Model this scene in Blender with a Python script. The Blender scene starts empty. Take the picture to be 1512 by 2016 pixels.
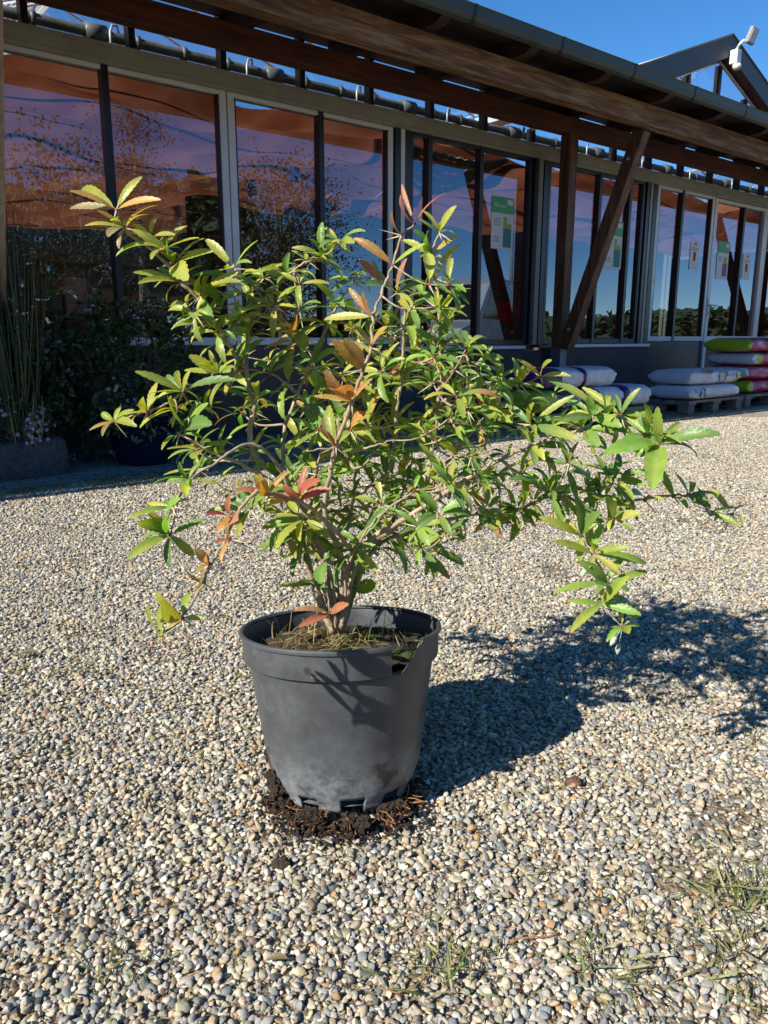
import bpy, math, random
import numpy as np
from mathutils import Vector, Matrix, noise as mnoise
random.seed(7); rng = np.random.default_rng(7)
S = bpy.context.scene
COL = S.collection

# ---------------------------------------------------------------- camera, sky, sun, exposure
CAMH, FPX, HORIZON = 0.756, 1515.0, 667.0
PITCH = math.atan((1008 - HORIZON) / FPX)
cam = bpy.data.cameras.new('camera'); camo = bpy.data.objects.new('camera', cam); COL.objects.link(camo)
cam.sensor_fit = 'VERTICAL'; cam.sensor_height = 24.0; cam.lens = FPX / 2016 * 24.0
cam.clip_start = 0.02; cam.clip_end = 2000
camo.location = (0, 0, CAMH); camo.rotation_euler = (math.pi / 2 - PITCH, 0, 0)
S.camera = camo
SUN_EL = math.radians(35.5)
SUN_H = Vector((-0.777, -0.629))                      # horizontal direction towards the sun
W = bpy.data.worlds.new('World'); S.world = W; W.use_nodes = True
nt = W.node_tree; bg = nt.nodes['Background']
sky = nt.nodes.new('ShaderNodeTexSky'); sky.sky_type = 'NISHITA'; sky.sun_disc = False
sky.sun_elevation = SUN_EL; sky.sun_rotation = math.atan2(SUN_H.x, SUN_H.y)
sky.air_density = 0.8; sky.dust_density = 0.0; sky.ozone_density = 0.7; sky.altitude = 2200
hsv = nt.nodes.new('ShaderNodeHueSaturation'); hsv.inputs['Saturation'].default_value = 1.34
nt.links.new(sky.outputs[0], hsv.inputs['Color']); nt.links.new(hsv.outputs[0], bg.inputs[0]); bg.inputs[1].default_value = 0.13
sun = bpy.data.lights.new('sun', 'SUN'); suno = bpy.data.objects.new('sun', sun); COL.objects.link(suno)
sun.energy = 5.0; sun.angle = math.radians(0.55); sun.color = (1.0, 0.94, 0.84)
sd = Vector((SUN_H.x * math.cos(SUN_EL), SUN_H.y * math.cos(SUN_EL), math.sin(SUN_EL)))
suno.rotation_euler = sd.to_track_quat('Z', 'Y').to_euler()
S.view_settings.view_transform = 'Standard'; S.view_settings.look = 'None'
S.view_settings.exposure = 0.66; S.view_settings.gamma = 1.0
S.render.engine = 'CYCLES'
S.cycles.max_bounces = 8; S.cycles.transparent_max_bounces = 24; S.cycles.caustics_reflective = False
S.cycles.caustics_refractive = False; S.cycles.use_denoising = True; S.cycles.sample_clamp_indirect = 6

# ---------------------------------------------------------------- measuring helpers (photo measurements -> metres)
CP, SP = math.cos(PITCH), math.sin(PITCH)
def ray(x, y):
    u = (x - 756) / FPX; v = (1008 - y) / FPX
    return Vector((u, CP + v * SP, v * CP - SP))
def at_y(x, y, Y):
    r = ray(x, y); return Vector((0, 0, CAMH)) + r * (Y / r.y)
def gnd(x, y, z=0.0):
    r = ray(x, y); return Vector((0, 0, CAMH)) + r * ((z - CAMH) / r.z)
ANG = math.atan2(2700 - 756, math.hypot(FPX, 1008 - HORIZON))
D = Vector((math.sin(ANG), math.cos(ANG), 0)); N = Vector((math.cos(ANG), -math.sin(ANG), 0))
F0 = Vector((-1.1916, 5.8769, 0))
def P(s, o, z): return F0 + D * s + N * o + Vector((0, 0, z))
def so(p): q = Vector((p[0], p[1], 0)) - F0; return q.dot(D), q.dot(N)

# ---------------------------------------------------------------- materials
MATS = {}
def newmat(name):
    m = bpy.data.materials.new(name); m.use_nodes = True
    return m, m.node_tree.nodes, m.node_tree.links, m.node_tree.nodes['Principled BSDF']
def node(ns, t, **kw):
    n = ns.new(t)
    for k, v in kw.items():
        if k.startswith('i_'): n.inputs[k[2:].replace('_', ' ')].default_value = v
        else: setattr(n, k, v)
    return n
def ramp(ns, stops):
    r = ns.new('ShaderNodeValToRGB'); e = r.color_ramp.elements
    while len(e) < len(stops): e.new(0.5)
    for el, (p, c) in zip(e, stops): el.position = p; el.color = (*c, 1) if len(c) == 3 else c
    return r
def simple(name, c1, c2=None, rough=0.6, scale=8.0, stretch=(1, 1, 1), bump=0.0, metal=0.0, detail=6, bscale=None, coat=0, bdist=0.01, spec=0.5):
    if name in MATS: return MATS[name]
    m, ns, L, b = newmat(name)
    b.inputs['Roughness'].default_value = rough; b.inputs['Metallic'].default_value = metal
    b.inputs['Specular IOR Level'].default_value = spec
    if coat: b.inputs['Coat Weight'].default_value = coat; b.inputs['Coat Roughness'].default_value = 0.1
    tc = ns.new('ShaderNodeTexCoord'); mp = ns.new('ShaderNodeMapping'); mp.inputs['Scale'].default_value = stretch
    L.new(tc.outputs['Object'], mp.inputs['Vector'])
    nz = node(ns, 'ShaderNodeTexNoise', i_Scale=scale, i_Detail=detail, i_Roughness=0.65); L.new(mp.outputs[0], nz.inputs['Vector'])
    r = ramp(ns, [(0.32, c1), (0.68, c2 or c1)]); L.new(nz.outputs['Fac'], r.inputs[0]); L.new(r.outputs[0], b.inputs['Base Color'])
    if bump:
        n2 = node(ns, 'ShaderNodeTexNoise', i_Scale=bscale or scale * 3, i_Detail=8.0); L.new(mp.outputs[0], n2.inputs['Vector'])
        bp = node(ns, 'ShaderNodeBump', i_Strength=bump, i_Distance=bdist); L.new(n2.outputs['Fac'], bp.inputs['Height']); L.new(bp.outputs[0], b.inputs['Normal'])
    MATS[name] = m; return m

def wood(name, c1, c2, c3, along, rough=0.65):
    """grain runs along the given unit direction; along='z' for upright timbers"""
    if name in MATS: return MATS[name]
    m, ns, L, b = newmat(name)
    tc = ns.new('ShaderNodeTexCoord'); mp = ns.new('ShaderNodeMapping')
    if along == 'z': mp.inputs['Scale'].default_value = (9, 9, 0.7)
    else: mp.inputs['Rotation'].default_value = (0, 0, -math.atan2(along.y, along.x)); mp.inputs['Scale'].default_value = (0.7, 9, 9)
    if along != 'z': mp.vector_type = 'POINT'
    # rotate first, then stretch
    if along != 'z':
        m0 = ns.new('ShaderNodeMapping'); m0.inputs['Rotation'].default_value = (0, 0, -math.atan2(along.y, along.x))
        mp.inputs['Rotation'].default_value = (0, 0, 0)
        L.new(tc.outputs['Object'], m0.inputs[0]); L.new(m0.outputs[0], mp.inputs[0])
    else: L.new(tc.outputs['Object'], mp.inputs[0])
    n1 = node(ns, 'ShaderNodeTexNoise', i_Scale=3.0, i_Detail=10.0, i_Roughness=0.7, i_Distortion=0.6); L.new(mp.outputs[0], n1.inputs['Vector'])
    n2 = node(ns, 'ShaderNodeTexNoise', i_Scale=1.3, i_Detail=4.0); L.new(tc.outputs['Object'], n2.inputs['Vector'])
    r = ramp(ns, [(0.36, c1), (0.5, c2), (0.64, c3)]); L.new(n1.outputs['Fac'], r.inputs[0])
    mx = node(ns, 'ShaderNodeMixRGB', blend_type='MULTIPLY'); mx.inputs[0].default_value = 0.55
    r2 = ramp(ns, [(0.3, (0.5, 0.5, 0.5)), (0.7, (1.25, 1.2, 1.15))]); L.new(n2.outputs['Fac'], r2.inputs[0])
    L.new(r.outputs[0], mx.inputs[1]); L.new(r2.outputs[0], mx.inputs[2]); L.new(mx.outputs[0], b.inputs['Base Color'])
    b.inputs['Roughness'].default_value = rough
    bp = node(ns, 'ShaderNodeBump', i_Strength=0.35, i_Distance=0.006); L.new(n1.outputs['Fac'], bp.inputs['Height']); L.new(bp.outputs[0], b.inputs['Normal'])
    MATS[name] = m; return m

def glass(name, ior, tint=(0.86, 0.92, 0.93), wob=0.0, gloss=(1, 1, 1)):
    m, ns, L, b = newmat(name); ns.remove(b); out = ns['Material Output']
    tr = ns.new('ShaderNodeBsdfTransparent'); tr.inputs[0].default_value = (*tint, 1)
    gl = ns.new('ShaderNodeBsdfGlossy'); gl.inputs['Roughness'].default_value = 0.003; gl.inputs['Color'].default_value = (*gloss, 1)
    fr = ns.new('ShaderNodeFresnel'); fr.inputs['IOR'].default_value = ior
    mx = ns.new('ShaderNodeMixShader')
    L.new(fr.outputs[0], mx.inputs[0]); L.new(tr.outputs[0], mx.inputs[1]); L.new(gl.outputs[0], mx.inputs[2]); L.new(mx.outputs[0], out.inputs['Surface'])
    if wob:
        tc = ns.new('ShaderNodeTexCoord'); nz = node(ns, 'ShaderNodeTexNoise', i_Scale=1.1, i_Detail=1.0); L.new(tc.outputs['Object'], nz.inputs['Vector'])
        bp = node(ns, 'ShaderNodeBump', i_Strength=wob, i_Distance=0.02); L.new(nz.outputs['Fac'], bp.inputs['Height'])
        L.new(bp.outputs[0], gl.inputs['Normal'])
    MATS[name] = m; return m

# ---------------------------------------------------------------- mesh helpers
class MB:
    def __init__(s): s.v = []; s.f = []; s.mi = []; s.cur = 0
    def add(s, vs, fs):
        k = len(s.v); s.v += [tuple(v) for v in vs]; s.f += [tuple(i + k for i in f) for f in fs]; s.mi += [s.cur] * len(fs); return s
    def hexa(s, p):
        return s.add(p, [(0, 3, 2, 1), (4, 5, 6, 7), (0, 1, 5, 4), (1, 2, 6, 5), (2, 3, 7, 6), (3, 0, 4, 7)])
    def box(s, x0, x1, y0, y1, z0, z1):
        return s.hexa([(x0, y0, z0), (x1, y0, z0), (x1, y1, z0), (x0, y1, z0), (x0, y0, z1), (x1, y0, z1), (x1, y1, z1), (x0, y1, z1)])
    def fb(s, s0, s1, o0, o1, z0, z1):           # box in facade axes
        return s.hexa([P(a, b, c) for c in (z0, z1) for a, b in ((s0, o1), (s1, o1), (s1, o0), (s0, o0))])
    def tube(s, pts, rad, n=8, cap=True):
        pts = [Vector(p) for p in pts]; rad = [rad] * len(pts) if not hasattr(rad, '__len__') else rad
        k = len(s.v); up = Vector((0.13, 0.21, 1)).normalized(); u = None
        for i, p in enumerate(pts):
            t = (pts[min(i + 1, len(pts) - 1)] - pts[max(i - 1, 0)])
            t = t.normalized() if t.length > 1e-9 else Vector((0, 0, 1))
            if u is None:
                u = t.cross(up); u = u.normalized() if u.length > 1e-3 else Vector((1, 0, 0))
            else:
                u = (u - t * u.dot(t)); u = u.normalized() if u.length > 1e-6 else t.orthogonal().normalized()
            w = t.cross(u)
            for j in range(n):
                a = 2 * math.pi * j / n; s.v.append(tuple(p + (u * math.cos(a) + w * math.sin(a)) * rad[i]))
        m = len(pts)
        for i in range(m - 1):
            for j in range(n):
                a, b2 = k + i * n + j, k + i * n + (j + 1) % n
                s.f.append((a, b2, b2 + n, a + n)); s.mi.append(s.cur)
        if cap:
            s.f.append(tuple(k + j for j in range(n))[::-1]); s.f.append(tuple(k + (m - 1) * n + j for j in range(n))); s.mi += [s.cur] * 2
        return s
    def lathe(s, prof, c=(0, 0, 0), n=32):
        k = len(s.v); c = Vector(c)
        for r, z in prof:
            for j in range(n):
                a = 2 * math.pi * j / n; s.v.append((c.x + r * math.cos(a), c.y + r * math.sin(a), c.z + z))
        for i in range(len(prof) - 1):
            for j in range(n):
                a, b2 = k + i * n + j, k + i * n + (j + 1) % n; s.f.append((a, b2, b2 + n, a + n)); s.mi.append(s.cur)
        return s
    def build(s, name, mats, root=None, smooth=False, bevel=0.0, props=None):
        me = bpy.data.meshes.new(name)
        off = Vector((0, 0, 0)); r = root
        while r is not None: off += r.location; r = r.parent
        me.from_pydata([tuple(Vector(v) - off) for v in s.v], [], s.f); 
        for m in (mats if isinstance(mats, (list, tuple)) else [mats]): me.materials.append(m)
        if any(s.mi): me.polygons.foreach_set('material_index', s.mi)
        if smooth: me.polygons.foreach_set('use_smooth', [True] * len(me.polygons))
        me.update()
        o = bpy.data.objects.new(name, me); COL.objects.link(o)
        if root is not None: o.parent = root
        if bevel:
            b = o.modifiers.new('bevel', 'BEVEL'); b.width = bevel; b.segments = 2; b.limit_method = 'ANGLE'; b.harden_normals = False
        for k, v in (props or {}).items(): o[k] = v
        return o
def tag(o, label, cat, group=None):
    o['label'] = label; o['category'] = cat
    if group: o['group'] = group
    return o
def thing(name, label, cat, loc, group=None):
    o = bpy.data.objects.new(name, None); o.empty_display_size = 0.1; COL.objects.link(o); o.location = loc
    return tag(o, label, cat, group)
def struct(o, kind='structure'): o['kind'] = kind; return o
def rebase(o, loc):
    """move a single-mesh thing's origin to its base"""
    loc = Vector(loc); o.data.transform(Matrix.Translation(-loc)); o.location = loc; return o
def setcol(me, cols, name='col'):
    a = me.attributes.new(name, 'FLOAT_COLOR', 'POINT'); a.data.foreach_set('color', np.asarray(cols, 'f').ravel())

# ================================================================ GROUND
gm, ns, L, b = newmat('gravel_ground')
tc = ns.new('ShaderNodeTexCoord')
vo = node(ns, 'ShaderNodeTexVoronoi', i_Scale=75.0); L.new(tc.outputs['Object'], vo.inputs['Vector'])
rp = ramp(ns, [(0.0, (0.10, 0.11, 0.13)), (0.2, (0.3, 0.3, 0.3)), (0.38, (0.47, 0.4, 0.29)), (0.55, (0.36, 0.26, 0.15)), (0.7, (0.58, 0.52, 0.42)), (0.9, (0.66, 0.63, 0.57))])
sep = ns.new('ShaderNodeSeparateColor'); L.new(vo.outputs['Color'], sep.inputs[0]); L.new(sep.outputs[0], rp.inputs[0])
nz = node(ns, 'ShaderNodeTexNoise', i_Scale=1.7, i_Detail=5.0); L.new(tc.outputs['Object'], nz.inputs['Vector'])
mx = node(ns, 'ShaderNodeMixRGB', blend_type='MIX'); rr = ramp(ns, [(0.52, (0, 0, 0)), (0.7, (0.75, 0.75, 0.75))]); L.new(nz.outputs['Fac'], rr.inputs[0]); L.new(rr.outputs[0], mx.inputs[0])
L.new(rp.outputs[0], mx.inputs[1]); mx.inputs[2].default_value = (0.33, 0.28, 0.16, 1)
# near the heap of real pebbles the sheet below them is the sandy bed
geo = ns.new('ShaderNodeNewGeometry'); sx = ns.new('ShaderNodeSeparateXYZ'); L.new(geo.outputs['Position'], sx.inputs[0])
bed = node(ns, 'ShaderNodeMapRange'); bed.inputs[1].default_value = 7.0; bed.inputs[2].default_value = 8.5; L.new(sx.outputs['Y'], bed.inputs[0])
m2 = ns.new('ShaderNodeMixRGB'); L.new(bed.outputs[0], m2.inputs[0]); L.new(mx.outputs[0], m2.inputs[2])
n5 = node(ns, 'ShaderNodeTexNoise', i_Scale=160.0, i_Detail=6.0); L.new(tc.outputs['Object'], n5.inputs['Vector'])
r5 = ramp(ns, [(0.3, (0.1, 0.075, 0.045)), (0.5, (0.24, 0.18, 0.11)), (0.72, (0.42, 0.34, 0.23))]); L.new(n5.outputs['Fac'], r5.inputs[0])
L.new(r5.outputs[0], m2.inputs[1]); L.new(m2.outputs[0], b.inputs['Base Color'])
bp = node(ns, 'ShaderNodeBump', i_Strength=0.9, i_Distance=0.012); bp.invert = True
ma = node(ns, 'ShaderNodeMath', operation='ADD'); L.new(vo.outputs['Distance'], ma.inputs[0]); L.new(n5.outputs['Fac'], ma.inputs[1])
L.new(ma.outputs[0], bp.inputs['Height']); L.new(bp.outputs[0], b.inputs['Normal']); b.inputs['Roughness'].default_value = 0.9
MB().add([(-400, -400, 0), (400, -400, 0), (400, 400, 0), (-400, 400, 0)], [(0, 1, 2, 3)]).build('gravel_ground', gm, props={'kind': 'structure'})

# ---- the pebbles: real stones, scattered over the bed by geometry nodes (one object)
def ico(sub):
    import bmesh
    bm = bmesh.new(); bmesh.ops.create_icosphere(bm, subdivisions=sub, radius=1.0)
    v = np.array([x.co[:] for x in bm.verts]); f = [[y.index for y in x.verts] for x in bm.faces]; bm.free(); return v, f
IV2, IF2 = ico(3); IV1, IF1 = ico(2)
pm, ns, L, b = newmat('pebble')
at = node(ns, 'ShaderNodeAttribute', attribute_type='INSTANCER', attribute_name='stone_col')
tc = ns.new('ShaderNodeTexCoord')
nz = node(ns, 'ShaderNodeTexNoise', i_Scale=2.6, i_Detail=8.0, i_Roughness=0.7); L.new(tc.outputs['Object'], nz.inputs['Vector'])
r = ramp(ns, [(0.3, (0.68, 0.64, 0.6)), (0.55, (1.0, 1.0, 1.0)), (0.75, (1.18, 1.16, 1.12))]); L.new(nz.outputs['Fac'], r.inputs[0])
mx = node(ns, 'ShaderNodeMixRGB', blend_type='MULTIPLY'); mx.inputs[0].default_value = 0.9
L.new(at.outputs['Color'], mx.inputs[1]); L.new(r.outputs[0], mx.inputs[2]); L.new(mx.outputs[0], b.inputs['Base Color'])
b.inputs['Roughness'].default_value = 0.7; b.inputs['Specular IOR Level'].default_value = 0.22
pebcol = bpy.data.collections.new('pebble_shapes')
NV = 14
for k in range(NV):
    v = IV1.copy() if k >= 8 else IV2.copy(); fcs = IF1 if k >= 8 else IF2
    r_ = np.random.default_rng(100 + k)
    for _ in range(13 if k % 3 else 20):              # worn facets
        nrm = r_.normal(size=3); nrm /= np.linalg.norm(nrm); d = r_.uniform(0.52, 0.85)
        t = v @ nrm - d; v -= np.outer(np.maximum(t, 0) * 0.93, nrm)
    v *= np.array([r_.uniform(0.95, 1.35), r_.uniform(0.7, 1.0), r_.uniform(0.45, 0.75)])
    v += 0.035 * np.array([[mnoise.noise(Vector(p) * 2.3 + Vector((k * 7, q * 3, 1))) for q in range(3)] for p in v])
    me = bpy.data.meshes.new('pebble_shape'); me.from_pydata(v.tolist(), [], fcs); me.polygons.foreach_set('use_smooth', [True] * len(fcs)); me.materials.append(pm)
    pebcol.objects.link(bpy.data.objects.new('pebble_shape_%02d' % k, me))
def nz2(x, y, f, seed=0.0): return mnoise.noise(Vector((x * f, y * f, seed)))
def scatter(Y0, Y1, sp, zb, keep, marg, size):
    pts = []; y = Y0; row = 0
    while y < Y1:
        hw = 0.52 * y + marg; nx = int(2 * hw / sp)
        x = -hw + sp * (np.arange(nx) + 0.5 * (row % 2)) + rng.normal(0, sp * 0.45, nx); yy = y + rng.normal(0, sp * 0.45, nx)
        ok = rng.random(nx) < keep; pts.append(np.stack([x[ok], yy[ok]], 1)); y += sp * 0.866; row += 1
    p = np.concatenate(pts); q = p - np.array(F0[:2]); o = q @ np.array(N[:2]); p = p[o > 1.12 + 0.05 * np.sin(3 * (q @ np.array(D[:2])))]
    sc = np.clip(rng.lognormal(math.log(size), 0.23, len(p)), size * 0.45, size * 2.1)
    z = zb + rng.uniform(-0.45, 0.4, len(p)) * size
    return np.column_stack([p, z]), sc
A = [scatter(0.42, 3.0, 0.0088, 0.001, 1.0, 0.55, 0.0053), scatter(0.42, 3.0, 0.0122, 0.0045, 0.6, 0.55, 0.0054),
     scatter(3.0, 7.6, 0.0128, 0.0015, 0.97, 0.5, 0.0068), scatter(3.0, 6.0, 0.021, 0.004, 0.5, 0.4, 0.0062),
     scatter(0.42, 2.2, 0.0075, 0.002, 0.4, 0.4, 0.0021)]
pos = np.concatenate([a[0] for a in A]); sc = np.concatenate([a[1] for a in A])
# thin patches where the sandy bed shows
dens = np.array([nz2(x, y, 2.6, 3.3) + 0.5 * nz2(x, y, 8.0, 9.1) for x, y, _ in pos])
keep = (dens < 0.58) | (rng.random(len(pos)) < 0.35); pos, sc = pos[keep], sc[keep]; npb = len(pos)
pal = np.array([(0.66, 0.57, 0.42), (0.60, 0.49, 0.33), (0.72, 0.67, 0.57), (0.50, 0.39, 0.25), (0.42, 0.41, 0.39), (0.33, 0.35, 0.37), (0.21, 0.24, 0.27),
                (0.52, 0.52, 0.49), (0.80, 0.78, 0.73), (0.12, 0.13, 0.145), (0.34, 0.22, 0.17), (0.55, 0.33, 0.13), (0.40, 0.385, 0.28), (0.56, 0.46, 0.40)])
pw = np.array([0.15, 0.13, 0.10, 0.09, 0.11, 0.11, 0.07, 0.08, 0.025, 0.02, 0.02, 0.022, 0.06, 0.05]); pw /= pw.sum()
sc_col = pal[rng.choice(len(pal), npb, p=pw)] * rng.normal(1.0, 0.13, (npb, 1)) * rng.normal(1, 0.03, (npb, 3))
sc_col = sc_col * 0.75 + sc_col.mean(1, keepdims=True) * 0.25
me = bpy.data.meshes.new('gravel'); me.from_pydata(pos.tolist(), [], [])
a = me.attributes.new('psc', 'FLOAT', 'POINT'); a.data.foreach_set('value', sc.astype('f'))
a = me.attributes.new('pix', 'INT', 'POINT'); a.data.foreach_set('value', np.where(pos[:, 1] > 2.6, rng.integers(8, NV, npb), rng.integers(0, NV, npb)).astype('i'))
rot = np.column_stack([rng.normal(0, 0.42, npb), rng.normal(0, 0.42, npb), rng.uniform(0, 6.283, npb)])
a = me.attributes.new('prot', 'FLOAT_VECTOR', 'POINT'); a.data.foreach_set('vector', rot.astype('f').ravel())
a = me.attributes.new('pcol', 'FLOAT_COLOR', 'POINT'); a.data.foreach_set('color', np.column_stack([np.clip(sc_col * np.array([0.82, 0.80, 0.725]), 0.03, 0.8), np.ones(npb)]).astype('f').ravel())
grav = bpy.data.objects.new('gravel', me); COL.objects.link(grav); struct(grav, 'stuff')
ng = bpy.data.node_groups.new('scatter_pebbles', 'GeometryNodeTree')
ng.interface.new_socket('Geometry', in_out='INPUT', socket_type='NodeSocketGeometry'); ng.interface.new_socket('Geometry', in_out='OUTPUT', socket_type='NodeSocketGeometry')
n_, l_ = ng.nodes, ng.links
gi, go = n_.new('NodeGroupInput'), n_.new('NodeGroupOutput')
ci = n_.new('GeometryNodeCollectionInfo'); ci.inputs['Collection'].default_value = pebcol; ci.inputs['Separate Children'].default_value = True; ci.inputs['Reset Children'].default_value = True
iop = n_.new('GeometryNodeInstanceOnPoints'); iop.inputs['Pick Instance'].default_value = True
def natt(nm, ty): x = n_.new('GeometryNodeInputNamedAttribute'); x.data_type = ty; x.inputs['Name'].default_value = nm; return x
l_.new(gi.outputs[0], iop.inputs['Points']); l_.new(ci.outputs[0], iop.inputs['Instance'])
l_.new(natt('pix', 'INT').outputs[0], iop.inputs['Instance Index']); l_.new(natt('psc', 'FLOAT').outputs[0], iop.inputs['Scale'])
e2r = n_.new('FunctionNodeEulerToRotation'); l_.new(natt('prot', 'FLOAT_VECTOR').outputs[0], e2r.inputs[0]); l_.new(e2r.outputs[0], iop.inputs['Rotation'])
st = n_.new('GeometryNodeStoreNamedAttribute'); st.data_type = 'FLOAT_COLOR'; st.domain = 'INSTANCE'; st.inputs['Name'].default_value = 'stone_col'
l_.new(iop.outputs[0], st.inputs['Geometry']); l_.new(natt('pcol', 'FLOAT_COLOR').outputs[0], st.inputs['Value']); l_.new(st.outputs[0], go.inputs[0])
grav.modifiers.new('scatter', 'NODES').node_group = ng

# ---- paved strip along the facade
pv, ns, L, b = newmat('paving')
tc = ns.new('ShaderNodeTexCoord'); mp = ns.new('ShaderNodeMapping'); mp.inputs['Rotation'].default_value = (0, 0, -math.atan2(D.y, D.x)); L.new(tc.outputs['Object'], mp.inputs[0])
br = node(ns, 'ShaderNodeTexBrick', i_Scale=1.0); br.inputs['Brick Width'].default_value = 0.2; br.inputs['Row Height'].default_value = 0.1; br.inputs['Mortar Size'].default_value = 0.006
br.inputs['Color1'].default_value = (0.2, 0.19, 0.18, 1); br.inputs['Color2'].default_value = (0.3, 0.28, 0.26, 1); br.inputs['Mortar'].default_value = (0.05, 0.05, 0.045, 1)
L.new(mp.outputs[0], br.inputs['Vector']); L.new(br.outputs['Color'], b.inputs['Base Color']); b.inputs['Roughness'].default_value = 0.8
bp = node(ns, 'ShaderNodeBump', i_Strength=0.8, i_Distance=0.01); bp.invert = True; L.new(br.outputs['Fac'], bp.inputs['Height']); L.new(bp.outputs[0], b.inputs['Normal'])
struct(MB().fb(-6, 16, -0.05, 1.15, -0.05, 0.008).build('paving', pv))

# ================================================================ GREENHOUSE SHOP
M_rail = simple('cream_profile', (0.24, 0.24, 0.20), (0.33, 0.33, 0.28), 0.45, 3, bump=0.05)
M_white = simple('white_profile', (0.60, 0.64, 0.68), (0.72, 0.75, 0.78), 0.35, 4)
M_black = simple('black_profile', (0.012, 0.013, 0.017), (0.02, 0.02, 0.025), 0.35, 5)
M_plinth = simple('dark_plinth', (0.022, 0.024, 0.034), (0.04, 0.042, 0.052), 0.45, 2, bump=0.1)
M_plinth2 = simple('rough_plinth', (0.055, 0.055, 0.058), (0.085, 0.082, 0.082), 0.8, 5, bump=0.3)
M_anthra = simple('anthracite_sheet', (0.05, 0.05, 0.055), (0.07, 0.068, 0.07), 0.5, 2)
M_galv = simple('galvanised', (0.42, 0.44, 0.45), (0.6, 0.61, 0.62), 0.4, 12, metal=0.35)
M_pipe = simple('dark_pipe', (0.07, 0.075, 0.08), (0.16, 0.165, 0.17), 0.45, 10)
G_win = glass('window_glass', 2.35, (0.80, 0.85, 0.88), 0.012, (0.62, 0.80, 1.0))
G_roof = glass('roof_glass', 1.45, (0.90, 0.95, 0.97))
house = thing('greenhouse', 'glass fronted garden centre greenhouse with dark plinth and gabled glass roof', 'greenhouse', P(3, 0, 0))
S0, S1 = -9.4, 12.95; VAL = [-3.07, 3.33, 9.73]; RID = [-6.27, 0.13, 6.53, 12.93]; ZE, ZR = 2.94, 4.16
# plinth
MB().fb(S0, 1.64, -0.22, -0.02, 0, 0.706).build('plinth', M_plinth, house); MB().fb(5.47, S1, -0.22, -0.02, 0, 0.726).build('plinth', M_plinth, house)
for a_ in ((1.642, 3.28, -0.2, 0.035, 0, 0.655), (3.72, 5.468, -0.2, 0.035, 0, 0.665), (3.282, 3.718, -0.2, -0.05, 0, 0.64)): MB().fb(*a_).build('plinth', M_plinth2, house)
for a_ in ((1.642, 3.3, -0.1, 0.06, 0.657, 0.69), (3.7, 5.468, -0.1, 0.065, 0.667, 0.70)): MB().fb(*a_).build('sill', M_white, house, bevel=0.004)
# top rail: stepped profile
q = MB(); q.fb(S0, S1, -0.12, 0.0, 2.46, 2.59); q.fb(S0, S1, 0.0, 0.018, 2.49, 2.585); q.fb(S0, S1, 0.018, 0.03, 2.555, 2.583); q.build('top_rail', M_rail, house)
def bay(s0, s1, z0, mull, fr, white=True):
    """one window bay: frame > pane, mullion"""
    q = MB(); m = M_white if white else M_black; zt = 2.458
    q.fb(s0, s0 + fr, -0.07, 0.006, z0, zt); q.fb(s1 - fr, s1, -0.07, 0.006, z0, zt)
    q.fb(s0 + fr, s1 - fr, -0.07, 0.004, z0, z0 + 0.055); q.fb(s0 + fr, s1 - fr, -0.07, 0.004, zt - 0.03, zt)
    w = q.build('window', m, house, bevel=0.004)
    g = MB().add([P(s0 + fr * .5, -0.03, z0 + .03), P(s1 - fr * .5, -0.03, z0 + .03), P(s1 - fr * .5, -0.03, zt - .01), P(s0 + fr * .5, -0.03, zt - .01)], [(0, 1, 2, 3)])
    g.build('pane', G_win, w)
    for ms in mull: MB().fb(ms - 0.022, ms + 0.022, -0.06, 0.012, z0 + 0.0, zt - 0.002).build('mullion', M_black, w)
    # dark gasket inside the frame
    for a_ in (s0 + fr, s1 - fr - .012): MB().fb(a_, a_ + .012, -.05, .002, z0 + .055, zt - .03).build('gasket', M_black, w)
    return w
for b0 in (-9.36, -7.8, -6.24, -4.68, -3.12): bay(b0, b0 + 1.53, 0.71, [b0 + .76], 0.05)
bay(-1.54, 0.095, 0.71, [-0.76], 0.055); bay(0.105, 1.62, 0.71, [0.9], 0.055)
bay(1.80, 3.36, 0.692, [2.03, 2.66], 0.03, False); bay(3.60, 5.25, 0.702, [4.44, 4.98], 0.03, False)
bay(5.50, 6.74, 0.73, [6.03], 0.05)
bay(8.1, 9.6, 0.73, [8.85], 0.05); bay(9.62, 11.1, 0.73, [10.4], 0.05); bay(11.12, 12.6, 0.73, [11.9], 0.05)
# the door leaf beside it
q = MB(); q.fb(6.75, 6.82, -0.07, 0.01, 0.02, 2.45); q.fb(8.02, 8.09, -0.07, 0.01, 0.02, 2.45); q.fb(6.82, 8.02, -0.07, 0.008, 0.72, 0.79); q.fb(6.82, 8.02, -0.07, 0.008, 2.41, 2.45); q.fb(6.82, 8.02, -0.07, 0.008, 0.02, 0.12)
dr = q.build('door', M_white, house, bevel=0.004)
MB().add([P(6.8, -0.03, 0.75), P(8.04, -0.03, 0.75), P(8.04, -0.03, 2.43), P(6.8, -0.03, 2.43)], [(0, 1, 2, 3)]).build('pane', G_win, dr)
MB().fb(6.83, 8.01, -0.06, -0.02, 0.13, 0.71).build('door_panel', M_plinth, dr)
MB().fb(7.47, 7.515, -0.06, 0.012, 0.792, 2.408).build('mullion', M_black, dr)
q = MB(); q.fb(6.765, 6.805, 0.01, 0.018, 1.02, 1.25); q.tube([P(6.785, 0.018, 1.17), P(6.785, 0.06, 1.17), P(6.785, 0.065, 1.17), P(6.90, 0.065, 1.168)], 0.009); q.tube([P(6.785, 0.018, 1.07), P(6.785, 0.03, 1.07)], 0.012)
q.build('door_handle', M_galv, dr)
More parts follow.
